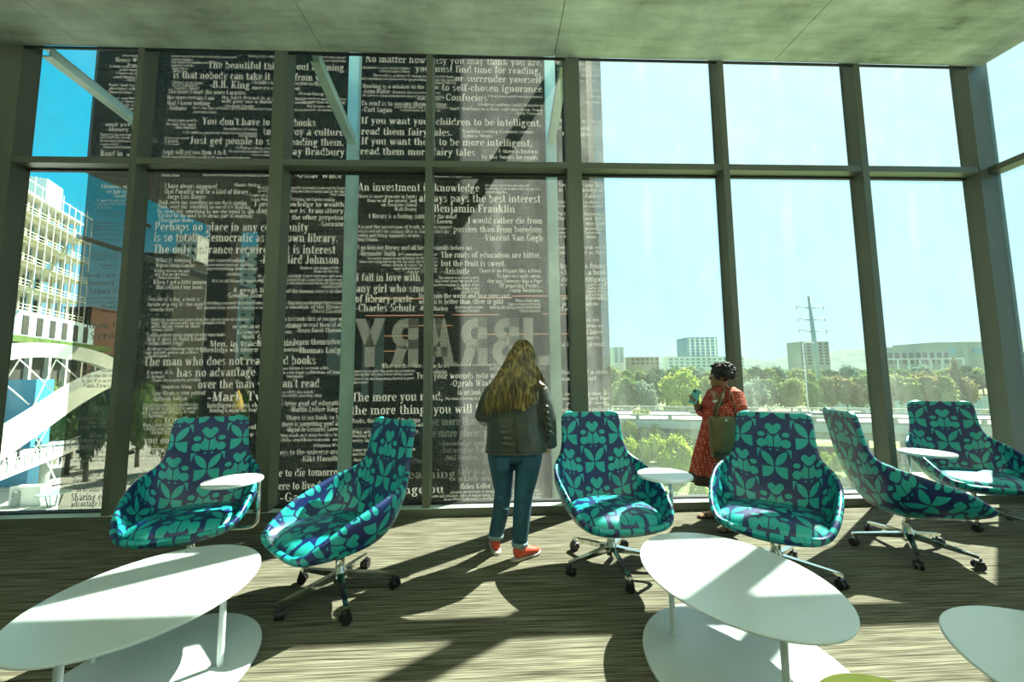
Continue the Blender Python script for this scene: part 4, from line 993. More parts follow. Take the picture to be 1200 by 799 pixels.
# hair: cap and long falling locks
rnd = random.Random(5)
hb = MB()
hb.ball((.088, .018, 1.590), (.088, .103, .100), 22, 14)
hb.tube([(.085, -.055, 1.60), (.075, -.085, 1.50), (.05, -.115, 1.38), (.02, -.150, 1.26), (-.03, -.160, 1.17)], [(.085, .05), (.108, .045), (.165, .045), (.19, .03), (.12, .015)], 20)
hbase = remesh(hb.build('hair', M_HAIR, wa, True), .009, 3)
locks = 0
for i in range(150):
    t = (i + rnd.random()) / 150; u_ = rnd.random()
    ex = -.235 + .50 * t + rnd.uniform(-.012, .012); ez = 1.085 + .24 * t ** 1.7 + rnd.uniform(-.015, .05)
    a0 = -PI + PI * t; sx0 = .088 + .07 * math.cos(PI * (1 - t)); top = Vector((.088 + .030 * math.cos(PI * (1 - t)), .01 - .05 * u_, 1.686 - .012 * u_))
    lift = -.010 * u_
    p1 = Vector((.088 + .090 * math.cos(PI * (1 - t)), -.045 + lift - .045 * math.sin(PI * t), 1.60))
    p2 = Vector((.080 + .125 * math.cos(PI * (1 - t)) - .02, -.065 + lift - .055 * math.sin(PI * t), 1.48))
    p3 = Vector((.05 + (ex - .05) * .72, -.110 + lift - .05 * math.sin(PI * t), 1.34))
    p4 = Vector((ex + (.02 if t < .6 else 0), -.148 + lift - .02 * math.sin(PI * t), (ez + 1.34) / 2 - .01))
    p5 = Vector((ex + rnd.uniform(-.02, .02), -.158 + lift - .012 * math.sin(PI * t), ez))
    w = rnd.uniform(.006, .011)
    pts = [top, p1, p2, p3, p4, p5] if p3.z > ez + .03 else [top, p1, p2, p5]
    rr = [w * .6, w, w * 1.1, w, w * .7, .0015] if len(pts) == 6 else [w * .6, w, w, .0015]
    fine = []; fr = []
    for j in range(len(pts) - 1):
        for s_ in (0, .5):
            q = pts[max(j - 1, 0)], pts[j], pts[j + 1], pts[min(j + 2, len(pts) - 1)]
            fine.append(.5 * ((2 * q[1]) + (q[2] - q[0]) * s_ + (2 * q[0] - 5 * q[1] + 4 * q[2] - q[3]) * s_ * s_ + (3 * q[1] - q[0] - 3 * q[2] + q[3]) * s_ ** 3)); fr.append(rr[j] * (1 - s_) + rr[j + 1] * s_)
    fine.append(pts[-1]); fr.append(rr[-1])
    MB().tube(fine, fr, 6).build('lock', M_HAIR, hbase, True)

# ---- woman in the red dress
W2 = Vector((2.12, 3.60, 0))
wb = thing('person', 'person with short curly hair in a red printed dress raising a hand to the mouth', 'person', tuple(W2))
HC2 = (.01, 0, 1.365); HF2 = (-.92, .38, 0)
b2 = MB(); head(b2, HC2, HF2, .93)
b2.tube([(.02, 0, 1.31), (.025, 0, 1.26), (.03, 0, 1.20)], [.048, .052, .07], 14)
loft(b2, [(.0, 0, .72, .15, .13), (.01, 0, .9, .14, .12), (.02, 0, 1.08, .14, .13), (.03, 0, 1.19, .10, .14), (.03, 0, 1.23, .06, .07)])
for q in (1, -1):
    y = .19 if q > 0 else -.14
    b2.tube([(0, .07 * q, .78), (-.005, .09 * q, .45), (0, y * .8, .25), (.01, y, .07), (.01, y, .04)], [.085, .055, .050, .032, .034], 14)
    b2.tube([(.03, y, .035), (-.03, y, .040), (-.10, y, .028), (-.15, y - .004, .020), (-.175, y - .006, .018)], [(.028, .028), (.034, .036), (.040, .020), (.040, .012), (.02, .008)], 14)
b2.tube([(.04, -.15, 1.17), (-.02, -.23, .99), (-.125, -.15, 1.14)], [.046, .040, .027], 12)
b2.tube([(.04, .15, 1.17), (-.04, .20, .99), (-.19, .08, 1.08)], [.046, .040, .027], 12)
hand(b2, (-.128, -.145, 1.145), (.10, .35, .9), (.8, .2, .1), .75, .95)
hand(b2, (-.195, .075, 1.085), (-.35, -.35, .75), (.2, .5, .6), .5, .95)
remesh(b2.build('body', M_SKIN2, wb, True), .0065, 2)
eyes(HC2, HF2, .93, wb)
dr = MB()
loft(dr, [(.03, 0, 1.265, .055, .06), (.03, 0, 1.235, .10, .12), (.03, 0, 1.18, .135, .165), (.02, 0, 1.08, .150, .165), (.0, 0, .95, .165, .160), (-.02, 0, .80, .190, .175), (-.045, 0, .65, .215, .195), (-.06, 0, .50, .235, .215), (-.065, 0, .47, .240, .22)], 72, (11, .075))
dr.f = dr.f
dress = dr.build('dress', M_DRESS, wb, True)
hm = MB(); loft(hm, [(-.065, 0, .47, .241, .221), (-.068, 0, .43, .246, .226), (-.07, 0, .385, .250, .23)], 72, (11, .075))
for i in range(3):
    for j in range(72):
        t = 2 * PI * j / 72; x0_, y0_, z0_, rx_, ry_ = [(-.065, 0, .47, .242, .222), (-.068, 0, .43, .246, .226), (-.07, 0, .385, .250, .23)][i]
        k = 1 + .075 * math.cos(11 * t + .6 * math.sin(3 * t)); hm.v[i * 72 + j] = (x0_ + rx_ * k * math.cos(t), y0_ + ry_ * k * math.sin(t), z0_)
hm.build('hem_band', M_DRESS_BAND, dress, True)
for pts, rr in (([(.035, -.10, 1.225), (.04, -.16, 1.19), (.015, -.205, 1.09), (-.02, -.235, 1.00), (-.065, -.205, 1.045), (-.098, -.175, 1.10)], [.06, .078, .090, .088, .066, .044]),
                ([(.035, .10, 1.225), (.04, .16, 1.19), (.005, .19, 1.09), (-.04, .20, 1.0), (-.11, .14, 1.03), (-.155, .11, 1.06)], [.06, .078, .085, .078, .060, .044])):
    remesh(MB().tube(pts, rr, 16).build('sleeve', M_DRESS, dress, True), .008, 2)
    d = (Vector(pts[-1]) - Vector(pts[-2])).normalized()
    MB().tube([Vector(pts[-1]) - d * .012, Vector(pts[-1]) + d * .030], .037, 14).build('cuff_band', M_DRESS_BAND, dress, True)
wr = Vector((-.128, -.148, 1.142))
MB().tube([wr - Vector((0, -.004, .012)), wr + Vector((0, .004, .012))], .030, 14).build('wristwatch', M_METAL_W, wb, True)
hr = MB(); rnd = random.Random(9)
hr.ball((.030, .0, 1.400), (.100, .100, .092), 20, 12)
for i in range(190):
    ph, th = math.acos(rnd.uniform(-.55, 1)), rnd.uniform(0, 2 * PI)
    v_ = Vector((math.sin(ph) * math.cos(th), math.sin(ph) * math.sin(th), math.cos(ph)))
    if v_.dot(Vector(HF2).normalized()) > .62 and v_.z < .62: continue
    p = Vector((.032, 0, 1.400)) + Vector((v_.x * .108, v_.y * .106, v_.z * .098))
    hr.ball(p, rnd.uniform(.011, .020), 7, 5)
hr.build('hair', M_HAIR2, wb, True)
for q in (1, -1):
    y = .19 if q > 0 else -.14
    so = MB().tube([(.055, y, .007), (.02, y, .007), (-.08, y, .007), (-.15, y, .007), (-.185, y, .007)], [(.022, .007), (.038, .008), (.040, .008), (.044, .008), (.020, .006)], 14).build('sandal', M_SANDAL, wb, True)
    for xx in (-.05, -.115):
        MB().tube([(xx, y - .042, .012), (xx, y - .034, .052), (xx, y, .064 if xx > -.1 else .044), (xx, y + .034, .052 if xx > -.1 else .034), (xx, y + .042, .012)], .0065, 8).build('strap', M_SANDAL, so, True)
# things she carries
ph = thing('smartphone', 'turquoise cased phone held up by the person in red', 'phone', tuple(W2 + Vector((-.232, .035, 1.175))), -.5)
bevel(MB().box(-.036, .036, -.0045, .0045, -.072, .072).build('phone_case', M_PHONE, ph), .006, 3)
MB().box(-.031, .031, .0045, .0052, -.066, .066).build('screen', M_BLACK, ph)
MB().box(-.028, -.006, -.0065, -.0045, .042, .064).build('camera_bump', M_BLACK, ph)
ph.rotation_euler = (.25, .35, -.35)
bg = thing('tote_bag', 'olive brown leather tote bag on the shoulder of the person in red', 'bag', tuple(W2 + Vector((-.135, -.275, .665))), -.06)
tb = MB(); base = 0
rows = [(.118, .030, 0), (.130, .042, .012), (.134, .048, .10), (.134, .044, .22), (.137, .034, .33), (.138, .022, .355)]
n_ = 32
for rx_, ry_, z_ in rows:
    for j in range(n_):
        t = 2 * PI * j / n_; c_, s_ = math.cos(t), math.sin(t); k = 1 / (abs(c_) ** 5 + abs(s_) ** 5) ** .2
        tb.v.append((rx_ * k * c_, ry_ * k * s_, z_))
for i in range(len(rows) - 1):
    for j in range(n_):
        a, b_ = i * n_ + j, i * n_ + (j + 1) % n_; tb.f.append((a, b_, b_ + n_, a + n_))
tb.f.append(tuple(reversed(range(n_)))); tb.f.append(tuple(range((len(rows) - 1) * n_, len(rows) * n_)))
tb.build('bag_body', M_BAG, bg, 50)
MB().box(-.136, .136, -.052, -.047, .012, .055).build('base_seam', M_SANDAL, bg)
for y_ in (-.026, .026):
    MB().tube([(-.085, y_, .335), (-.065, y_ + .01, .43), (.02, y_ * .6 + .05, .54), (.09, .13, .615), (.10, y_ * .6 + .06, .55), (.085, y_ + .01, .43), (.085, y_, .335)], [(.010, .004)] * 7, 8).build('handle', M_BAG, bg, True)
MB().tube([(-.01, -.036, .325), (-.01, -.044, .325)], .010, 12).build('clasp', M_METAL_W, bg, True)

# ================================================================== OUTSIDE
ZG = -12.0
M_GRASS, nt, b = new_mat('mown_and_wild_grass')
nt.links.new(ramp(nt, noise(nt, .09, 8, .7), [(.35, (.05, .10, .018)), (.48, (.15, .22, .06)), (.56, (.32, .34, .17)), (.68, (.44, .42, .27))]), b.inputs['Base Color'])
b.inputs['Roughness'].default_value = 1
M_PAVE = simple('pale_concrete_paving', (.55, .56, .50), .8, 0, .10, .6)
M_ROADM = simple('sun_bleached_road', (.46, .45, .41), .9, 0, .08, .5)
M_BARR = simple('weathered_concrete', (.34, .33, .27), .9, 0, .2, 1)
M_WATER = simple('green_river_water', (.05, .13, .10), .12, 0, .3, .2)
M_HILL, nt, b = new_mat('wooded_hillside')
nt.links.new(ramp(nt, noise(nt, .02, 8, .7), [(.35, (.035, .07, .06)), (.6, (.08, .125, .095)), (.75, (.13, .17, .14))]), b.inputs['Base Color']); b.inputs['Roughness'].default_value = 1
def leaf_mat(name, a, c, tr=.35):
    m, nt, b = new_mat(name); nt.nodes.remove(b)
    col = ramp(nt, noise(nt, .9, 5, .7), [(.35, a), (.65, c)])
    df = nt.nodes.new('ShaderNodeBsdfDiffuse'); tl = nt.nodes.new('ShaderNodeBsdfTranslucent'); nt.links.new(col, df.inputs[0]); nt.links.new(col, tl.inputs[0])
    mx = nt.nodes.new('ShaderNodeMixShader'); mx.inputs[0].default_value = tr
    nt.links.new(df.outputs[0], mx.inputs[1]); nt.links.new(tl.outputs[0], mx.inputs[2]); nt.links.new(mx.outputs[0], nt.nodes['Material Output'].inputs[0])
    return m
LEAF = {'lime': leaf_mat('lime_green_leaves', (.16, .25, .03), (.42, .48, .10)), 'mid': leaf_mat('mid_green_leaves', (.07, .14, .04), (.20, .28, .10)),
        'dark': leaf_mat('dark_green_leaves', (.03, .07, .04), (.09, .15, .07)), 'grey': leaf_mat('grey_green_leaves', (.11, .18, .12), (.26, .34, .24)),
        'rust': leaf_mat('rusty_leaves', (.18, .15, .06), (.36, .30, .14)), 'olive': leaf_mat('olive_leaves', (.16, .20, .06), (.34, .36, .16))}
M_BARK = simple('grey_bark', (.10, .08, .055), .9, 0, .3, 3)
def crown_mesh(shape, seed, mat):
    """unit crown: radius ~1, height -1..1, a core with hundreds of leaf clumps around it"""
    r_ = random.Random(seed); mb = MB()
    blobs = {'round': [((0, 0, 0), (.78, .78, .8))] + [((r_.uniform(-.5, .5), r_.uniform(-.5, .5), r_.uniform(-.5, .6)), (.48, .48, .42)) for _ in range(6)],
             'cone': [((0, 0, -.7 + .3 * k), (.75 - .13 * k, .75 - .13 * k, .34)) for k in range(6)],
             'bush': [((0, 0, -.2), (.8, .8, .7))] + [((r_.uniform(-.6, .6), r_.uniform(-.6, .6), r_.uniform(-.3, .3)), (.42, .42, .6)) for _ in range(5)]}[shape]
    for c, r in blobs: mb.ball(c, tuple(q * .86 for q in r), 9, 6)
    for i in range(760):
        c, r = r_.choice(blobs)
        ph, th = math.acos(r_.uniform(-1, 1)), r_.uniform(0, 2 * PI)
        p = Vector((c[0] + r[0] * math.sin(ph) * math.cos(th), c[1] + r[1] * math.sin(ph) * math.sin(th), c[2] + r[2] * math.cos(ph))) * r_.uniform(.9, 1.1)
        a = Vector((r_.uniform(-1, 1), r_.uniform(-1, 1), r_.uniform(-1, 1))).normalized() * r_.uniform(.05, .11); q = a.orthogonal().normalized() * r_.uniform(.04, .09)
        mb.add([p - a, p + q, p + a, p - q], [(0, 1, 2, 3)])
    return mb.mesh('crown', mat)
CR = {}
def crown(shape, kind, seed):
    k = (shape, kind, seed % 2)
    if k not in CR: CR[k] = crown_mesh(shape, seed % 2 + 3, LEAF[kind])
    return CR[k]
TRUNK_ME = MB().tube([(0, 0, 0), (.1, 0, 2), (0, .1, 4), (0, 0, 5)], [.30, .24, .2, .14], 8).mesh('trunk', M_BARK, True)
rt = random.Random(11)
def tree(px, py, Y, wpx, shape, kind, label, group=None, base=ZG, cat='tree'):
    top = at(px, py, Y); w = wpx * Y / F_PX / 2; H = top.z - base
    t = thing('tree' if cat == 'tree' else 'shrub', label, cat, (top.x, Y, base), rt.uniform(0, 6), group)
    frac = .44 if shape != 'bush' else .5
    h = H * frac if cat == 'tree' else H * .5
    c = link('crown', crown(shape, kind, rt.randint(0, 9)), t); c.scale = (w, w, h / 1.02); c.location = (0, 0, H - h)
    if cat == 'tree':
        k = link('trunk', TRUNK_ME, t); k.scale = (1, 1, (H - h) / 5 + .02)
    return t

ground = tag(MB().box(-900, 1800, 4.6, 2600, ZG - .5, ZG).build('ground', M_GRASS), 'rough grassland far below the windows', kind='structure')
plaza = tag(MB().box(-110, -14, 12, 88, ZG, ZG + .06).build('plaza', M_PAVE), 'pale paved plaza below the left window', kind='structure')
for k in range(9):
    MB().bar((-108, 20 + 7 * k, ZG + .065), (-15, 20 + 7 * k + 4, ZG + .065), .18, .02).build('paving_joint', M_BARR, plaza)
river = tag(MB().box(122, 900, 112, 196, ZG, ZG + .1).build('river', M_WATER), 'green river beyond the road bridge at the right', 'river', kind='structure')
path = tag(MB().prism([(14, 36), (30, 40), (44, 42), (44, 44.5), (28, 43), (13, 39)], ZG, ZG + .05).build('path', M_PAVE), 'pale footpath on the grass', kind='structure')
# hills
hm = MB(); nx, ny = 90, 10; rh = random.Random(3)
for j in range(ny + 1):
    for i in range(nx + 1):
        x = -1200 + 5200 * i / nx; y = 1250 + 900 * j / ny
        z = math.sin(PI * j / ny) * (88 + 14 * math.sin(x * .0031 + 1) + 9 * math.sin(x * .009) + 5 * math.sin(x * .023 + 2) + rh.uniform(-2, 2)) * (1 if x < 900 else 1 + (x - 900) / 3500)
        hm.v.append((x, y, ZG - 1 + z))
for j in range(ny):
    for i in range(nx):
        a = j * (nx + 1) + i; hm.f.append((a, a + 1, a + nx + 2, a + nx + 1))
tag(hm.build('hills', M_HILL, None, True), 'low wooded hills along the horizon', 'hills', kind='structure')

# road bridge
def bl(x): return 66 - .29 * (x - 17)
br = thing('road_bridge', 'pale concrete road bridge crossing behind the right windows', 'bridge', (40, 62, ZG))
def bp_(x, off, z): return Vector((x - 40 + off * .28, bl(x) - 62 + off * .96, z - ZG))
def bslab(name, o0, o1, z0, z1, mat, x0=-8, x1=118):
    A = [bp_(x0, o0, z0), bp_(x1, o0, z0), bp_(x1, o1, z0), bp_(x0, o1, z0), bp_(x0, o0, z1), bp_(x1, o0, z1), bp_(x1, o1, z1), bp_(x0, o1, z1)]
    return MB().add(A, [(3, 2, 1, 0), (4, 5, 6, 7), (0, 1, 5, 4), (1, 2, 6, 5), (2, 3, 7, 6), (3, 0, 4, 7)]).build(name, mat, br)
bslab('deck', 0, 17, -7.6, -6.4, M_ROADM); bslab('girder', .6, 1.2, -8.8, -7.6, M_BARR); bslab('girder', 8, 8.6, -8.8, -7.6, M_BARR); bslab('girder', 15.6, 16.2, -8.8, -7.6, M_BARR)
for off in (0, 16.7):
    bslab('kerb', off, off + .3, -6.4, -6.05, M_BARR); bslab('top_rail', off, off + .3, -5.55, -5.3, M_BARR); bslab('mid_rail', off + .1, off + .2, -5.85, -5.78, M_BARR)
    for k in range(26):
        p = bp_(-6 + 4.9 * k, off + .15, -6.1)
        MB().box(p.x - .28, p.x + .28, p.y - .15, p.y + .15, p.z, p.z + .78).build('rail_post', M_BARR, br)
for k in range(8):
    for off in (2, 13):
        p = bp_(4 + 14 * k, off, ZG)
        MB().box(p.x - .7, p.x + .7, p.y - .6, p.y + .6, 0, 3.25).build('pier', M_BARR, br)
M_PAINT = simple('silver_car_paint', (.30, .34, .34), .3, .5, .05, 2); M_CGL = simple('dark_car_glass', (.02, .03, .03), .1)
def car(loc, rz, label):
    t = thing('car', label, 'car', loc, rz)
    b1 = MB()
    prof = [(-2.2, .35), (-2.2, .85), (-1.9, 1.0), (-1.35, 1.05), (-.75, 1.42), (.45, 1.45), (1.1, 1.02), (1.95, .86), (2.2, .65), (2.2, .35)]
    n = len(prof); b1.add([(x, -.85, z) for x, z in prof] + [(x, .85, z) for x, z in prof], [tuple(range(n)), tuple(reversed(range(n, 2 * n)))] + [(i, i + n, (i + 1) % n + n, (i + 1) % n) for i in range(n)])
    bevel(b1.build('body', M_PAINT, t), .08)
    MB().box(-1.2, .95, -.86, .86, 1.06, 1.30).build('side_windows', M_CGL, t)
    for x in (-1.35, 1.35):
        for y in (-.82, .82): MB().tube([(x, y - .08, .32), (x, y + .08, .32)], .32, 16).build('wheel', M_BLACK, t)
    return t
pc = at(972, 492, 57.0); k_ = bp_(pc.x, 4, -6.4)
car((k_.x + 40, k_.y + 62, -6.4), -.28, 'grey car driving on the road bridge')
car((20.5, 76, -6.4), -.28, 'silver car on the road just right of the printed screen')

# pylon and street lamp
pp = at(965, 487, 122); zt_ = at(957, 347, 122).z
M_PYL = simple('grey_green_galvanised_steel', (.22, .33, .31), .5, .3)
t = thing('transmission_pole', 'tall grey steel power pole with three pairs of arms', 'utility pole', (pp.x, 122, ZG))
H_ = zt_ - ZG
MB().tube([(0, 0, 0), (-.9, 0, H_ * .5), (-1.7, 0, H_)], [1.05, .75, .42], 12).build('mast', M_PYL, t, True)
for z in (.905, .80, .70):
    for q in (-1, 1):
        x0_ = -1.8 * z
        a = MB().tube([(x0_, 0, H_ * z - .4), (x0_ + q * 4.6, 0, H_ * z + .35)], [.22, .10], 8).build('cross_arm', M_PYL, t, True)
        MB().tube([(x0_ + q * 4.6, 0, H_ * z + .4), (x0_ + q * 4.6, 0, H_ * z - .9)], .12, 6).build('insulator', M_PYL, a, True)
lp = at(948, 487, 76)
t = thing('street_lamp', 'thin white lamp post left of the steel power pole', 'lamp post', (lp.x, 76, ZG))
hh = at(944, 402, 76).z - ZG
MB().tube([(0, 0, 0), (-.15, 0, hh)], [.16, .09], 8).build('post', M_PAVE, t, True)
MB().tube([(-.15, 0, hh - .1), (.5, 0, hh + .1), (1.6, 0, hh + .1)], .07, 6).build('lamp_arm', M_PAVE, t, True)
MB().box(1.4, 2.2, -.2, .2, hh, hh + .2).build('lamp_head', M_PAVE, t)
for k, (ya, yb) in enumerate(((372, 366), (390, 386), (408, 405))):
    for q in (-1, 1):
        z = (.905, .80, .70)[k]; A = Vector((pp.x - 1.8 * z + q * 4.6, 122, ZG + H_ * z - .5)); B = A + Vector((-150, -22, 7)); C_ = A + Vector((160, -6, 9))
        for D_ in (B, C_):
            tag(MB().tube([A.lerp(D_, s_ / 8) - Vector((0, 0, 3.2 * 4 * (s_ / 8) * (1 - s_ / 8))) for s_ in range(9)], .02, 4).build('power_line', M_BARR), 'thin power line strung from the tall steel power pole', 'cable', 'power lines on the steel pole')

# buildings on the right
M_BGLASS = simple('blue_green_curtain_glass', (.10, .26, .31), .25, .2, .25, .05); M_BWHITE = simple('pale_render', (.62, .64, .58), .8, 0, .06, .05)
M_BTAN = simple('tan_brick', (.30, .24, .17), .9, 0, .12, .1); M_BDARK = simple('dark_window_band', (.035, .05, .05), .3); M_BGREY = simple('grey_cladding', (.24, .28, .25), .8, 0, .1, .05)
def block_building(px0, px1, pytop, Y, depth, mat, label, cols=0, rows=0, pybot=None, wmat=None, group=None, fill=.55, roof=True, vert=False):
    a, c = at(px0, pytop, Y), at(px1, pytop, Y)
    w = c.x - a.x; H = (a.z + c.z) / 2 - ZG
    t = thing('building', label, 'building', ((a.x + c.x) / 2, Y, ZG), 0, group)
    MB().box(-w / 2, w / 2, 0, depth, 0, H).build('walls', mat, t)
    if roof: MB().box(-w / 2 - .2, w / 2 + .2, -.2, depth + .2, H, H + w * .012 + .3).build('parapet', mat, t)
    hb_ = H * .98 if not pybot else H - (at(px0, pybot, Y).z - ZG)
    z0 = H - hb_
    for i in range(cols):
        for j in range(rows):
            cw, chh = w / cols, hb_ / rows
            x = -w / 2 + cw * (i + .5); z = z0 + chh * (j + .5)
            MB().box(x - cw * fill / 2, x + cw * fill / 2, -.25, .05, z - chh * fill / 2, z + chh * fill / 2).build('window', wmat or M_BDARK, t)
    return t
t = block_building(805, 840, 396, 420, 25, M_BGLASS, 'blue glass apartment tower on the horizon left of the person in red')
w_ = at(840, 396, 420).x - at(805, 396, 420).x; H2 = at(820, 396, 420).z - ZG
for k in range(6):
    x = -w_ / 2 + w_ * (k + .5) / 6
    MB().box(x - .9, x + .9, -.8, 0, 0, H2).build('white_fin', M_BWHITE, t)
for k in range(12):
    MB().box(-w_ / 2, w_ / 2, -.4, 0, H2 - 2 - 3.4 * k, H2 - 1.4 - 3.4 * k).build('floor_band', M_BWHITE, t)
block_building(783, 872, 419, 395, 14, M_BWHITE, 'long low pale blue block at the foot of the glass tower', 14, 3, 431, M_BGLASS)
block_building(719, 731, 407, 380, 15, M_BWHITE, 'slim pale tower just right of the printed screen', 2, 8, 425, M_BGLASS)
block_building(739, 772, 419, 360, 15, M_BTAN, 'low tan building on the horizon left of the glass tower', 6, 2, 428)
block_building(937, 971, 401, 430, 20, M_BGREY, 'grey green apartment block behind the steel power pole', 5, 7, 428, M_BDARK)
block_building(1038, 1112, 408, 306, 14, M_BGREY, 'long pale grey hall with white framed bays on the far river bank', 9, 1, 432, M_BDARK)
block_building(1096, 1162, 402, 352, 40, M_BGREY, 'dark grey box-shaped hall behind the river trees', 2, 1, 420, M_BGLASS, fill=.4)
block_building(1180, 1230, 412, 380, 30, M_BWHITE, 'white apartment block at the far right beyond the corner mullion', 6, 4, 430, M_BDARK)
t = thing('white_frame_gallery', 'white framed bays along the front of the long hall', 'building', tuple(Vector((at(1040, 425, 300).x, 300, ZG))))
wg = at(1130, 425, 300).x - at(1040, 425, 300).x; zz0 = at(1060, 438, 300).z - ZG; zz1 = at(1060, 420, 300).z - ZG
MB().box(0, wg, 0, 1, zz1 - .8, zz1).build('top_beam', M_BWHITE, t); MB().box(0, wg, 0, 1, zz0, zz0 + .8).build('lower_beam', M_BWHITE, t)
for k in range(8): MB().box(wg * k / 7 - .4, wg * k / 7 + .4, 0, 1, 0, zz1).build('frame_post', M_BWHITE, t)

# trees on the right
tree(793, 429, 92, 50, 'round', 'lime', 'big bright green tree in front of the blue glass tower')
tree(818, 436, 96, 36, 'round', 'olive', 'rounded pale tree left of the person in red')
tree(768, 430, 118, 26, 'round', 'dark', 'dark evergreen left of the big bright tree')
tree(738, 437, 104, 36, 'round', 'mid', 'mid green tree beside the slim pale tower')
tree(757, 441, 100, 30, 'round', 'grey', 'grey green tree between two darker trees')
tree(725, 438, 110, 30, 'round', 'olive', 'tree at the edge of the printed screen')
tree(1007, 434, 112, 42, 'round', 'mid', 'dense green tree left of the wide sixth mullion')
tree(1118, 423, 116, 36, 'cone', 'rust', 'rusty conical cypress in front of the grey hall')
BELT = ['grey green tree just right of the red dress', 'mid green tree above the right side of the fourth chair back', 'olive tree left of the white lamp post', 'mid green tree right behind the white lamp post', 'olive tree at the foot of the steel power pole', 'rusty olive tree right of the steel power pole',
        'dark tree behind the wide sixth mullion', 'olive tree just right of the sixth mullion', 'broad rusty tree below the pale grey hall', 'olive tree left of the rusty cypress', 'small rusty tree between cypress and river', 'grey tree hidden partly by the fifth mullion', 'mid green tree behind the head of the person in red']
for k, (px, py, Y, w, sh, kd) in enumerate([(880, 440, 108, 34, 'round', 'grey'), (900, 436, 112, 40, 'round', 'mid'), (925, 438, 106, 38, 'round', 'olive'), (948, 440, 110, 30, 'round', 'mid'), (972, 437, 116, 34, 'round', 'olive'), (990, 436, 112, 34, 'round', 'rust'),
        (1042, 432, 118, 34, 'round', 'dark'), (1062, 434, 112, 40, 'round', 'olive'), (1085, 432, 110, 42, 'round', 'rust'), (1102, 436, 108, 34, 'round', 'olive'), (1132, 438, 114, 26, 'round', 'rust'), (868, 446, 96, 30, 'round', 'grey'), (848, 440, 108, 34, 'round', 'mid')]):
    tree(px, py, Y, w, sh, kd, BELT[k], 'tree belt behind the bridge')
for k in range(34):
    px = 705 + 16 * k + rt.uniform(-5, 5)
    tree(px, 427 + rt.uniform(-2, 4), 215 + rt.uniform(-10, 30), 26, 'round', rt.choice(['mid', 'grey', 'dark', 'olive']), 'distant tree in the woods below the hills', 'distant woods')
for k in range(9):
    px = 1128 + 11 * k
    tree(px, 434 + rt.uniform(-2, 4), 198 + rt.uniform(0, 10), 22, 'round', rt.choice(['dark', 'mid', 'dark']), 'dark tree on the far river bank', 'far bank trees')
for i, (px, py, Y, w, kd, lb) in enumerate([(744, 507, 52, 42, 'lime', 'yellow green shrub near the right edge of the printed screen'), (785, 504, 50, 52, 'lime', 'large yellow green shrub above the round tablet'),
        (768, 500, 58, 36, 'dark', 'dark shrub between the two yellow green shrubs'), (728, 502, 57, 30, 'dark', 'dark shrub hugging the edge of the printed screen'), (806, 505, 56, 30, 'mid', 'green shrub left of the red dress'),
        (812, 474, 74, 34, 'grey', 'grey green bush below the turquoise phone'), (750, 476, 72, 40, 'olive', 'pale bush beside the road'), (792, 464, 80, 22, 'lime', 'small pale bush above the road edge'),
        (815, 560, 38, 26, 'lime', 'small bush by the footpath'), (790, 545, 43, 22, 'mid', 'small round shrub below the large yellow green one'), (960, 538, 44, 30, 'mid', 'shrub under the road bridge left of the side-on chair'),
        (975, 528, 50, 26, 'lime', 'pale shrub under the road bridge'), (1120, 506, 48, 50, 'olive', 'low bush behind the chair back in the corner'), (1165, 508, 47, 40, 'lime', 'low bush beside the corner mullion'),
        (940, 545, 40, 22, 'olive', 'tuft of scrub left of the white parasol'), (1170, 476, 100, 30, 'olive', 'reedy bush on the near river bank')]):
    tree(px, py, Y, w, 'bush', kd, lb, cat='shrub')
for k in range(26):
    px, py = 722 + rt.uniform(0, 130), rt.uniform(486, 520); Y = 13.4 * 450 / (py + 16 - 437)
    tree(px, py, min(Y, 64), 22, 'bush', rt.choice(['mid', 'olive', 'grey', 'lime']), 'low scrub on the slope below the road', 'scrub on the slope', cat='shrub')
for k in range(12):
    px = 935 + 9 * k; tree(px, 556 + rt.uniform(-3, 8), 44, 14, 'bush', rt.choice(['olive', 'grey', 'rust']), 'dry grass clump under the bridge', 'dry grass clumps', cat='shrub')
t = thing('white_parasol', 'small white parasol on the grass below the bridge', 'parasol', tuple(at(964, 566, 42)))
t.location.z = ZG
hz_ = at(964, 549, 42).z - ZG
MB().tube([(0, 0, 0), (0, 0, hz_)], .06, 8).build('pole', M_BWHITE, t); MB().lathe([(.9, hz_ - .55), (.95, hz_ - .5), (.5, hz_ - .2), (.02, hz_)], n=12).build('canopy', M_BWHITE, t)

# ------------------------------------------------ left side
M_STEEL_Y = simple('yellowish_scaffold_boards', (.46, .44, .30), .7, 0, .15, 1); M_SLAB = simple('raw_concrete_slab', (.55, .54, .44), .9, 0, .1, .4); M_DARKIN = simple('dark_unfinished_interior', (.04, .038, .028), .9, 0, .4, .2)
M_TEALW = simple('blue_glass_panel', (.06, .30, .50), .3, .1, .2, .3); M_LBLUE = simple('pale_blue_panel', (.45, .60, .62), .6, 0, .06, .3)
P0, P1 = at(8, 300, 58), at(90, 300, 73)
du = Vector((P1.x - P0.x, P1.y - P0.y, 0)); Lf = du.length; ang = math.atan2(du.y, du.x)
cb = thing('construction_building', 'building under construction wrapped in scaffolding behind the left window', 'building', (P0.x, P0.y, ZG), ang)
FZ = [at(8, 216, 58).z - ZG - 3.75 * k for k in range(6)]
x_0 = -26
for i, z in enumerate(FZ):
    MB().box(x_0, Lf, -.6, 14, z - .35, z).build('floor_slab', M_SLAB, cb)
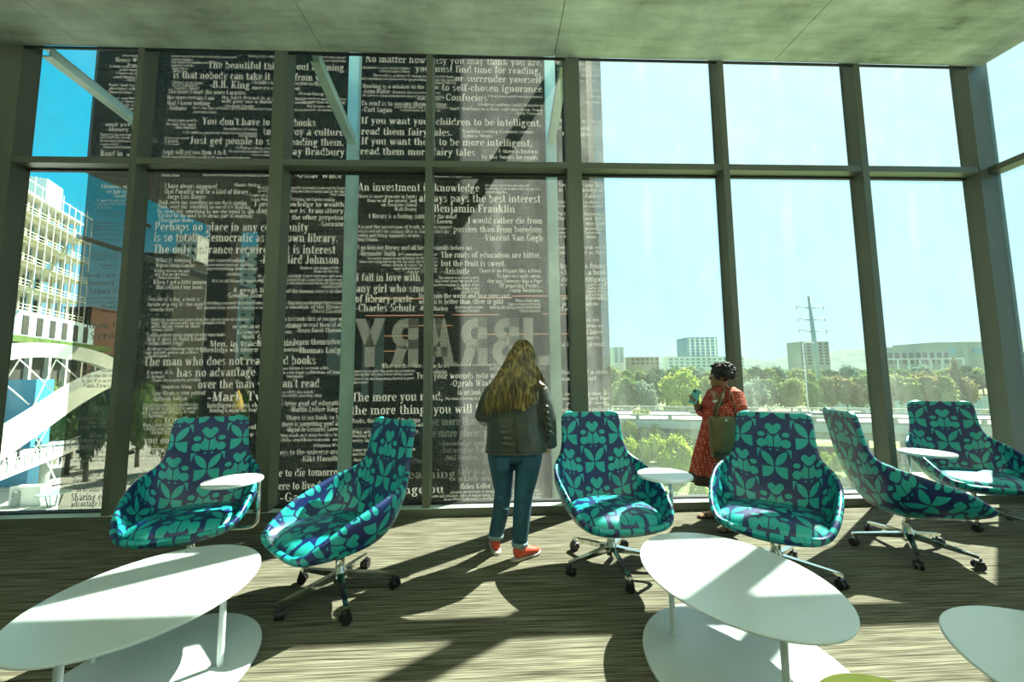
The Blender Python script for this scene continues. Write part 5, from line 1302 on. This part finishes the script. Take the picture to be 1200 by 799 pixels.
for i in range(5):
    zt1, zb = FZ[i] - .35, FZ[i + 1]
    MB().box(x_0, Lf - 1.2, 3.5, 13, zb, zt1).build('inner_wall', M_TEALW if i == 0 else M_DARKIN, cb)
    for k in range(18):
        x = x_0 + .5 + (Lf - x_0 - 1) * k / 17
        MB().box(x - .16, x + .16, .2, .55, zb, zt1).build('column', M_SLAB if k % 3 else M_STEEL_Y, cb)
        if k % 3 == 1: MB().box(x + .2, x + 1.9, .8, .9, zb + .2, zt1 - .3).build('glass_panel', M_TEALW, cb)
    MB().box(x_0, Lf + .8, -1.25, -1.15, zb + 1.0, zb + 1.12).build('guard_rail', M_STEEL_Y, cb); MB().box(x_0, Lf + .8, -1.25, -1.15, zb + .5, zb + .58).build('guard_rail', M_SLAB, cb)
    MB().box(x_0, Lf + .8, -1.5, -.6, zb - .05, zb + .05).build('scaffold_deck', M_STEEL_Y, cb)
for k in range(26):
    x = x_0 + (Lf - x_0 + .6) * k / 25
    MB().box(x - .05, x + .05, -1.45, -1.35, FZ[5], FZ[0] + 1.4 + (.8 if k % 4 == 0 else 0)).build('scaffold_pole', M_BWHITE, cb)
MB().box(x_0, Lf + .6, -1.42, -1.34, FZ[0] + 1.1, FZ[0] + 1.22).build('guard_rail', M_BWHITE, cb)
MB().box(Lf * .35, Lf * .6, -.5, 4, FZ[0], FZ[0] + 3.8).build('lift_shaft', M_LBLUE, cb)
MB().box(x_0, Lf + 1.5, -2.6, 14, FZ[5] - 4.2, FZ[5] - .36).build('podium', M_LBLUE, cb)
for k in range(14):
    x = x_0 + 1.2 + (Lf - x_0) * k / 14
    MB().box(x, x + 1.25, -2.7, -2.5, FZ[5] - 3.7, FZ[5] - .9).build('window', M_DARKIN, cb)
MB().box(x_0, Lf + 2, -5, -2.6, FZ[5] - 5.2, FZ[5] - 4.3).build('canopy', LEAF['mid'], cb)
MB().box(x_0, Lf, -2, 13, 0, FZ[5] - 4.4).build('ground_floor', M_DARKIN, cb)
for k in range(10):
    x = x_0 + 3 + (Lf - x_0 - 3) * k / 9.5; MB().box(x, x + .5, -4.6, -4.1, 0, FZ[5] - 5.2).build('column', M_SLAB, cb)
block_building(76, 108, 361, 112, 10, simple('red_brown_brick', (.16, .075, .045), .9), 'red brown balcony building seen through the printed screen', 3, 6, 402, M_DARKIN)
block_building(207, 232, 276, 150, 9, M_BWHITE, 'tall white tower seen through the printed screen', 3, 22, 460, M_BDARK, fill=.35)
t = block_building(231, 248, 287, 158, 9, M_LBLUE, 'pale blue balcony wing attached to the tall white tower', 0, 0)
for k in range(24): MB().box(-3.1, 3.1, -1.6, 0, 2.5 * k + 1, 2.5 * k + 1.8).build('balcony', M_BWHITE, t)
block_building(284, 306, 290, 140, 9, M_BWHITE, 'second white tower close to the wide mullion', 2, 18, 460, M_BDARK, fill=.3)
block_building(170, 190, 404, 95, 8, simple('yellow_render', (.55, .46, .16), .8), 'yellow block low in the second bay', 2, 4, 445, M_DARKIN)
block_building(164, 206, 298, 92, 10, M_DARKIN, 'dark office block left of the tall white tower', 4, 12, 430, M_BGREY, fill=.3)
block_building(108, 170, 418, 100, 10, M_BGREY, 'grey block behind the second mullion', 5, 4, 470, M_BDARK)
block_building(188, 300, 425, 105, 10, M_DARKIN, 'dark low block at the foot of the white towers', 8, 3, 470, M_BWHITE, fill=.3)

# arched footbridge
M_ARCH = simple('white_painted_arch', (.80, .83, .68), .5, 0, .03, 1)
fb = thing('arched_footbridge', 'white arched footbridge with crossing cables over the plaza', 'bridge', (0, 0, ZG))
def path_box(pts, w, h, name, mat, parent):
    mb = MB()
    for a, c in zip(pts[:-1], pts[1:]): mb.bar(a, c, w, h)
    return mb.build(name, mat, parent)
def P_(px, py, Y): q = at(px, py, Y); return Vector((q.x, q.y, q.z - ZG))
def arc_pts(raw, n=20):
    out = []
    for i in range(n + 1):
        f = i / n * (len(raw) - 1); k = min(int(f), len(raw) - 2); s_ = f - k
        p = [raw[max(k - 1, 0)], raw[k], raw[k + 1], raw[min(k + 2, len(raw) - 1)]]
        out.append(tuple(.5 * (2 * p[1][c] + (p[2][c] - p[0][c]) * s_ + (2 * p[0][c] - 5 * p[1][c] + 4 * p[2][c] - p[3][c]) * s_ * s_ + (3 * p[1][c] - p[0][c] - 3 * p[2][c] + p[3][c]) * s_ ** 3) for c in range(3)))
    return out
def box_path_mesh(pts, w, h, name, mat, parent):
    mb = MB(); n = len(pts)
    for i, p in enumerate(pts):
        d = (pts[min(i + 1, n - 1)] - pts[max(i - 1, 0)]).normalized(); a = d.cross(Vector((0, 0, 1))).normalized() * w / 2; b_ = a.cross(d).normalized() * h / 2
        mb.v += [tuple(p - a - b_), tuple(p + a - b_), tuple(p + a + b_), tuple(p - a + b_)]
    for i in range(n - 1):
        for j in range(4):
            x, y = i * 4 + j, i * 4 + (j + 1) % 4; mb.f.append((x, y, y + 4, x + 4))
    mb.f.append((3, 2, 1, 0)); mb.f.append(tuple(4 * (n - 1) + j for j in range(4)))
    return mb.build(name, mat, parent)
UA = [P_(*q) for q in arc_pts([(-120, 470, 34), (-60, 430, 37), (0, 414, 40), (40, 410, 43), (83, 413, 46), (112, 420, 48), (133, 430, 50)])]
LA = [P_(*q) for q in arc_pts([(-90, 580, 26), (-40, 545, 28), (0, 519, 30), (40, 493, 32), (80, 466, 34), (110, 449, 36), (133, 440, 38)])]
box_path_mesh(UA, 1.0, 1.5, 'arch', M_ARCH, fb); box_path_mesh(LA, 1.6, 1.3, 'arch', M_ARCH, fb)
for a, c in (((23, 421, 41), (-14, 478, 42)), ((23, 421, 41), (75, 470, 42)), ((66, 421, 45), (36, 482, 44)), ((66, 421, 45), (112, 462, 46)), ((-14, 433, 39), (34, 474, 41)), ((41, 510, 36), (64, 560, 37)), ((64, 488, 36), (30, 545, 37)), ((-22, 425, 39), (-40, 470, 40))):
    MB().tube([P_(*a), P_(*c)], .06, 6).build('cable', M_BWHITE, fb)
D0, D1 = at(-40, 600, 33), at(136, 500, 66); D0.z = D1.z = -7.0
dd_ = (D1 - D0); dn = Vector((-dd_.y, dd_.x, 0)).normalized() * 4.5
A = [D0, D1, D1 + dn, D0 + dn]
MB().add([(p.x, p.y, -7.5 - ZG) for p in A] + [(p.x, p.y, -7.0 - ZG) for p in A], [(3, 2, 1, 0), (4, 5, 6, 7), (0, 1, 5, 4), (1, 2, 6, 5), (2, 3, 7, 6), (3, 0, 4, 7)]).build('deck', M_PAVE, fb)
for k in range(24):
    p = D0.lerp(D1, (k + .5) / 24); MB().box(p.x - .04, p.x + .04, p.y - .04, p.y + .04, -7 - ZG, -5.9 - ZG).build('rail_post', M_BGREY, fb)
MB().tube([(D0.x, D0.y, -5.9 - ZG), (D1.x, D1.y, -5.9 - ZG)], .04, 6).build('hand_rail', M_BGREY, fb)
for f_ in (.2, .55, .9):
    p = D0.lerp(D1, f_) + dn * .5; MB().tube([(p.x, p.y, 0), (p.x, p.y, 4.6)], .45, 12).build('pier', M_BGREY, fb)
# tiny walkers on the deck and plaza
M_DARKCL = simple('dark_clothes', (.02, .03, .03), .9)
wk = MB(); wk.ball((0, 0, 1.62), (.10, .11, .13), 8, 6); loft(wk, [(0, 0, .80, .16, .11), (0, 0, 1.1, .17, .12), (0, 0, 1.38, .21, .12), (0, 0, 1.46, .08, .07), (0, 0, 1.55, .05, .05)], 10)
for q in (-1, 1):
    wk.tube([(q * .08, 0, .85), (q * .10, q * .10, .45), (q * .10, q * .16, .04)], [.09, .07, .05], 8); wk.tube([(q * .20, 0, 1.38), (q * .26, -q * .05, 1.1), (q * .25, -q * .12, .85)], [.05, .045, .035], 8)
    wk.tube([(q * .10, q * .16 - .05, .04), (q * .10, q * .16 + .14, .03)], [.045, .03], 8)
WK = wk.mesh('walker', M_DARKCL, True)
for k, (px, py, lev) in enumerate([(8, 536, 0), (24, 527, 0), (38, 524, 0), (52, 521, 0), (72, 510, 0), (12, 562, 1), (32, 556, 1), (48, 548, 1), (70, 545, 1)]):
    z_ = -7.0 if lev == 0 else ZG + .06
    if lev == 0:
        f_ = (px + 40) / 176; Yp = 33 * 66 / (66 + (33 - 66) * f_); q = D0.lerp(D1, min(.98, (Yp - 33) / 33)) + dn * .45; loc = (q.x, q.y, -7.0)
    else:
        q = on_plane(px, py, z_); loc = tuple(q)
    o = link('pedestrian', WK); o.location = loc; o.rotation_euler = (0, 0, k * 1.7)
    tag(o, 'distant pedestrian in dark clothes crossing the sunny footbridge' if lev == 0 else 'distant pedestrian in dark clothes on the sunny plaza', 'person', 'pedestrians on the footbridge' if lev == 0 else 'pedestrians on the plaza')
q = on_plane(62, 594, ZG); t = thing('cafe_table', 'round teal outdoor table near the bottom of the left window', 'table', (q.x, q.y, ZG + .06))
zt_ = at(62, 577, q.y).z - ZG - .06
MB().lathe([(1.25, zt_ - .12), (1.35, zt_ - .06), (1.3, zt_), (.02, zt_ + .02)], n=24).build('top', M_PYL, t)
for k in range(4):
    a = k * PI / 2 + .4; MB().tube([(.7 * math.cos(a), .7 * math.sin(a), zt_ - .1), (.4 * math.cos(a), .4 * math.sin(a), 0)], .07, 6).build('leg', M_PYL, t)
q = on_plane(19, 594, ZG); t = thing('bollard', 'short grey bollard on the plaza at the bottom left', 'bollard', (q.x, q.y, ZG + .06))
MB().lathe([(.36, 0), (.36, 1.5), (.30, 1.6), (.02, 1.62)], n=16).build('post', M_BGREY, t); MB().lathe([(.40, 1.1), (.40, 1.25)], n=16).build('collar', M_BGREY, t)
q = on_plane(34, 592, ZG); bevel(tag(MB().box(q.x - 1.6, q.x + 1.6, q.y - .5, q.y + .5, ZG + .06, ZG + 2.1).build('plaza_block', M_BWHITE), 'white block standing on the plaza beside the bollard', 'kiosk'), .05)
tag(MB().box(at(6, 470, 52).x, at(6, 470, 52).x + 3.6, 52, 54, ZG + .06, at(6, 445, 52).z).build('site_hoarding', M_TEALW), 'turquoise site cabin behind the footbridge cables', 'cabin')
for k, (px, py, Y, w, kd) in enumerate([(-10, 430, 56, 40, 'dark'), (14, 432, 58, 32, 'dark'), (52, 440, 60, 36, 'mid'), (88, 436, 58, 34, 'mid'), (110, 446, 54, 28, 'dark'), (168, 440, 62, 34, 'mid'), (196, 452, 56, 34, 'olive'), (230, 448, 60, 36, 'mid'), (262, 452, 58, 36, 'dark'), (294, 448, 60, 34, 'mid')]):
    tree(px, py, Y, w, 'round', kd, 'tree on the plaza behind the footbridge', 'plaza trees')
t = thing('yellow_parasol', 'yellow parasol seen through the printed screen above the far left chair', 'parasol', tuple(at(278, 480, 30))); t.location.z = ZG
zt_ = at(278, 456, 30).z - ZG
MB().tube([(0, 0, 0), (0, 0, zt_)], .05, 8).build('pole', M_BGREY, t); MB().lathe([(.38, zt_ - 1.5), (.42, zt_ - 1.3), (.2, zt_ - .4), (.02, zt_)], n=12).build('folded_canopy', simple('yellow_canvas', (.75, .48, .05), .8), t)
p_ = at(93, 277, 71); r_ = at(326, 352, 40)
mast = thing('steel_boom', 'dark steel boom slanting across the view behind the printed screen', 'boom', tuple(p_))
MB().bar((0, 0, 0), r_ - p_, .75, .75).build('boom', M_BDARK, mast)
MB().bar(r_ - p_, Vector((r_.x - p_.x, r_.y - p_.y, ZG - p_.z)), .6, .6).build('boom_support', M_BDARK, mast)

# the library's own dark wing behind the screen
M_WING = simple('dark_brown_cladding', (.026, .019, .011), .6, 0, .25, .8); M_WARM = simple('warm_strip_light', (.5, .3, .2), .5, emit=(1.0, .52, .30), estr=1.1)
YW = 16.0
wA, wB = at(100, 205, 11.3), at(262, 272, YW)
ox, oy = wB.x, YW
wx1 = at(700, 300, YW).x; zo = wB.z
wg_ = thing('library_wing', 'dark wing of the building seen through the printed screen', 'building', (ox, oy, ZG))
MB().prism([(wA.x - ox, wA.y - oy), (at(690, 200, wA.y).x - ox, wA.y - oy), (wx1 - ox, 0), (0, 0)], zo - ZG, 15.5 - ZG).build('overhanging_floors', M_WING, wg_)
xw = at(306, 350, YW).x
MB().box(xw - ox, wx1 - ox, -.3, 0, 0, zo - ZG).build('facade', M_WING, wg_)
MB().box(0, .75, -.75, 0, 0, zo - ZG).build('corner_column', M_WING, wg_)
for k in range(13):
    z = -4.2 + .95 * k
    MB().box(xw - ox, wx1 - ox, -.42, -.30, z - ZG, z + .08 - ZG).build('facade_rail', M_WING, wg_)
for k in range(9):
    x = xw + (wx1 - xw) * k / 8.5; MB().box(x - ox, x + .2 - ox, -.40, -.30, 0, zo - ZG).build('facade_fin', M_WING, wg_)
for (xa, xb, yy) in ((436, 505, 350), (560, 600, 349), (600, 690, 347), (428, 520, 370), (530, 585, 369), (636, 665, 368), (440, 480, 394), (468, 530, 382), (560, 700, 392), (430, 470, 412)):
    a, c = at(xa, yy, YW - .5), at(xb, yy, YW - .5)
    if c.x > wx1: c.x = wx1
    MB().box(a.x - ox, c.x - ox, -.47, -.42, a.z - ZG, a.z + .035 - ZG).build('strip_light', M_WARM, wg_)
for k, (px, w_) in enumerate(((383, .30), (424, .16), (438, .22))):
    a = at(px, 430, YW - .5); MB().box(a.x - ox, a.x + w_ * 1.7 - ox, -.52, -.44, at(px, 468 if k else 440, YW - .5).z - ZG, at(px, 376 if k < 2 else 372, YW - .5).z - ZG).build('lit_panel', M_BGREY, wg_)
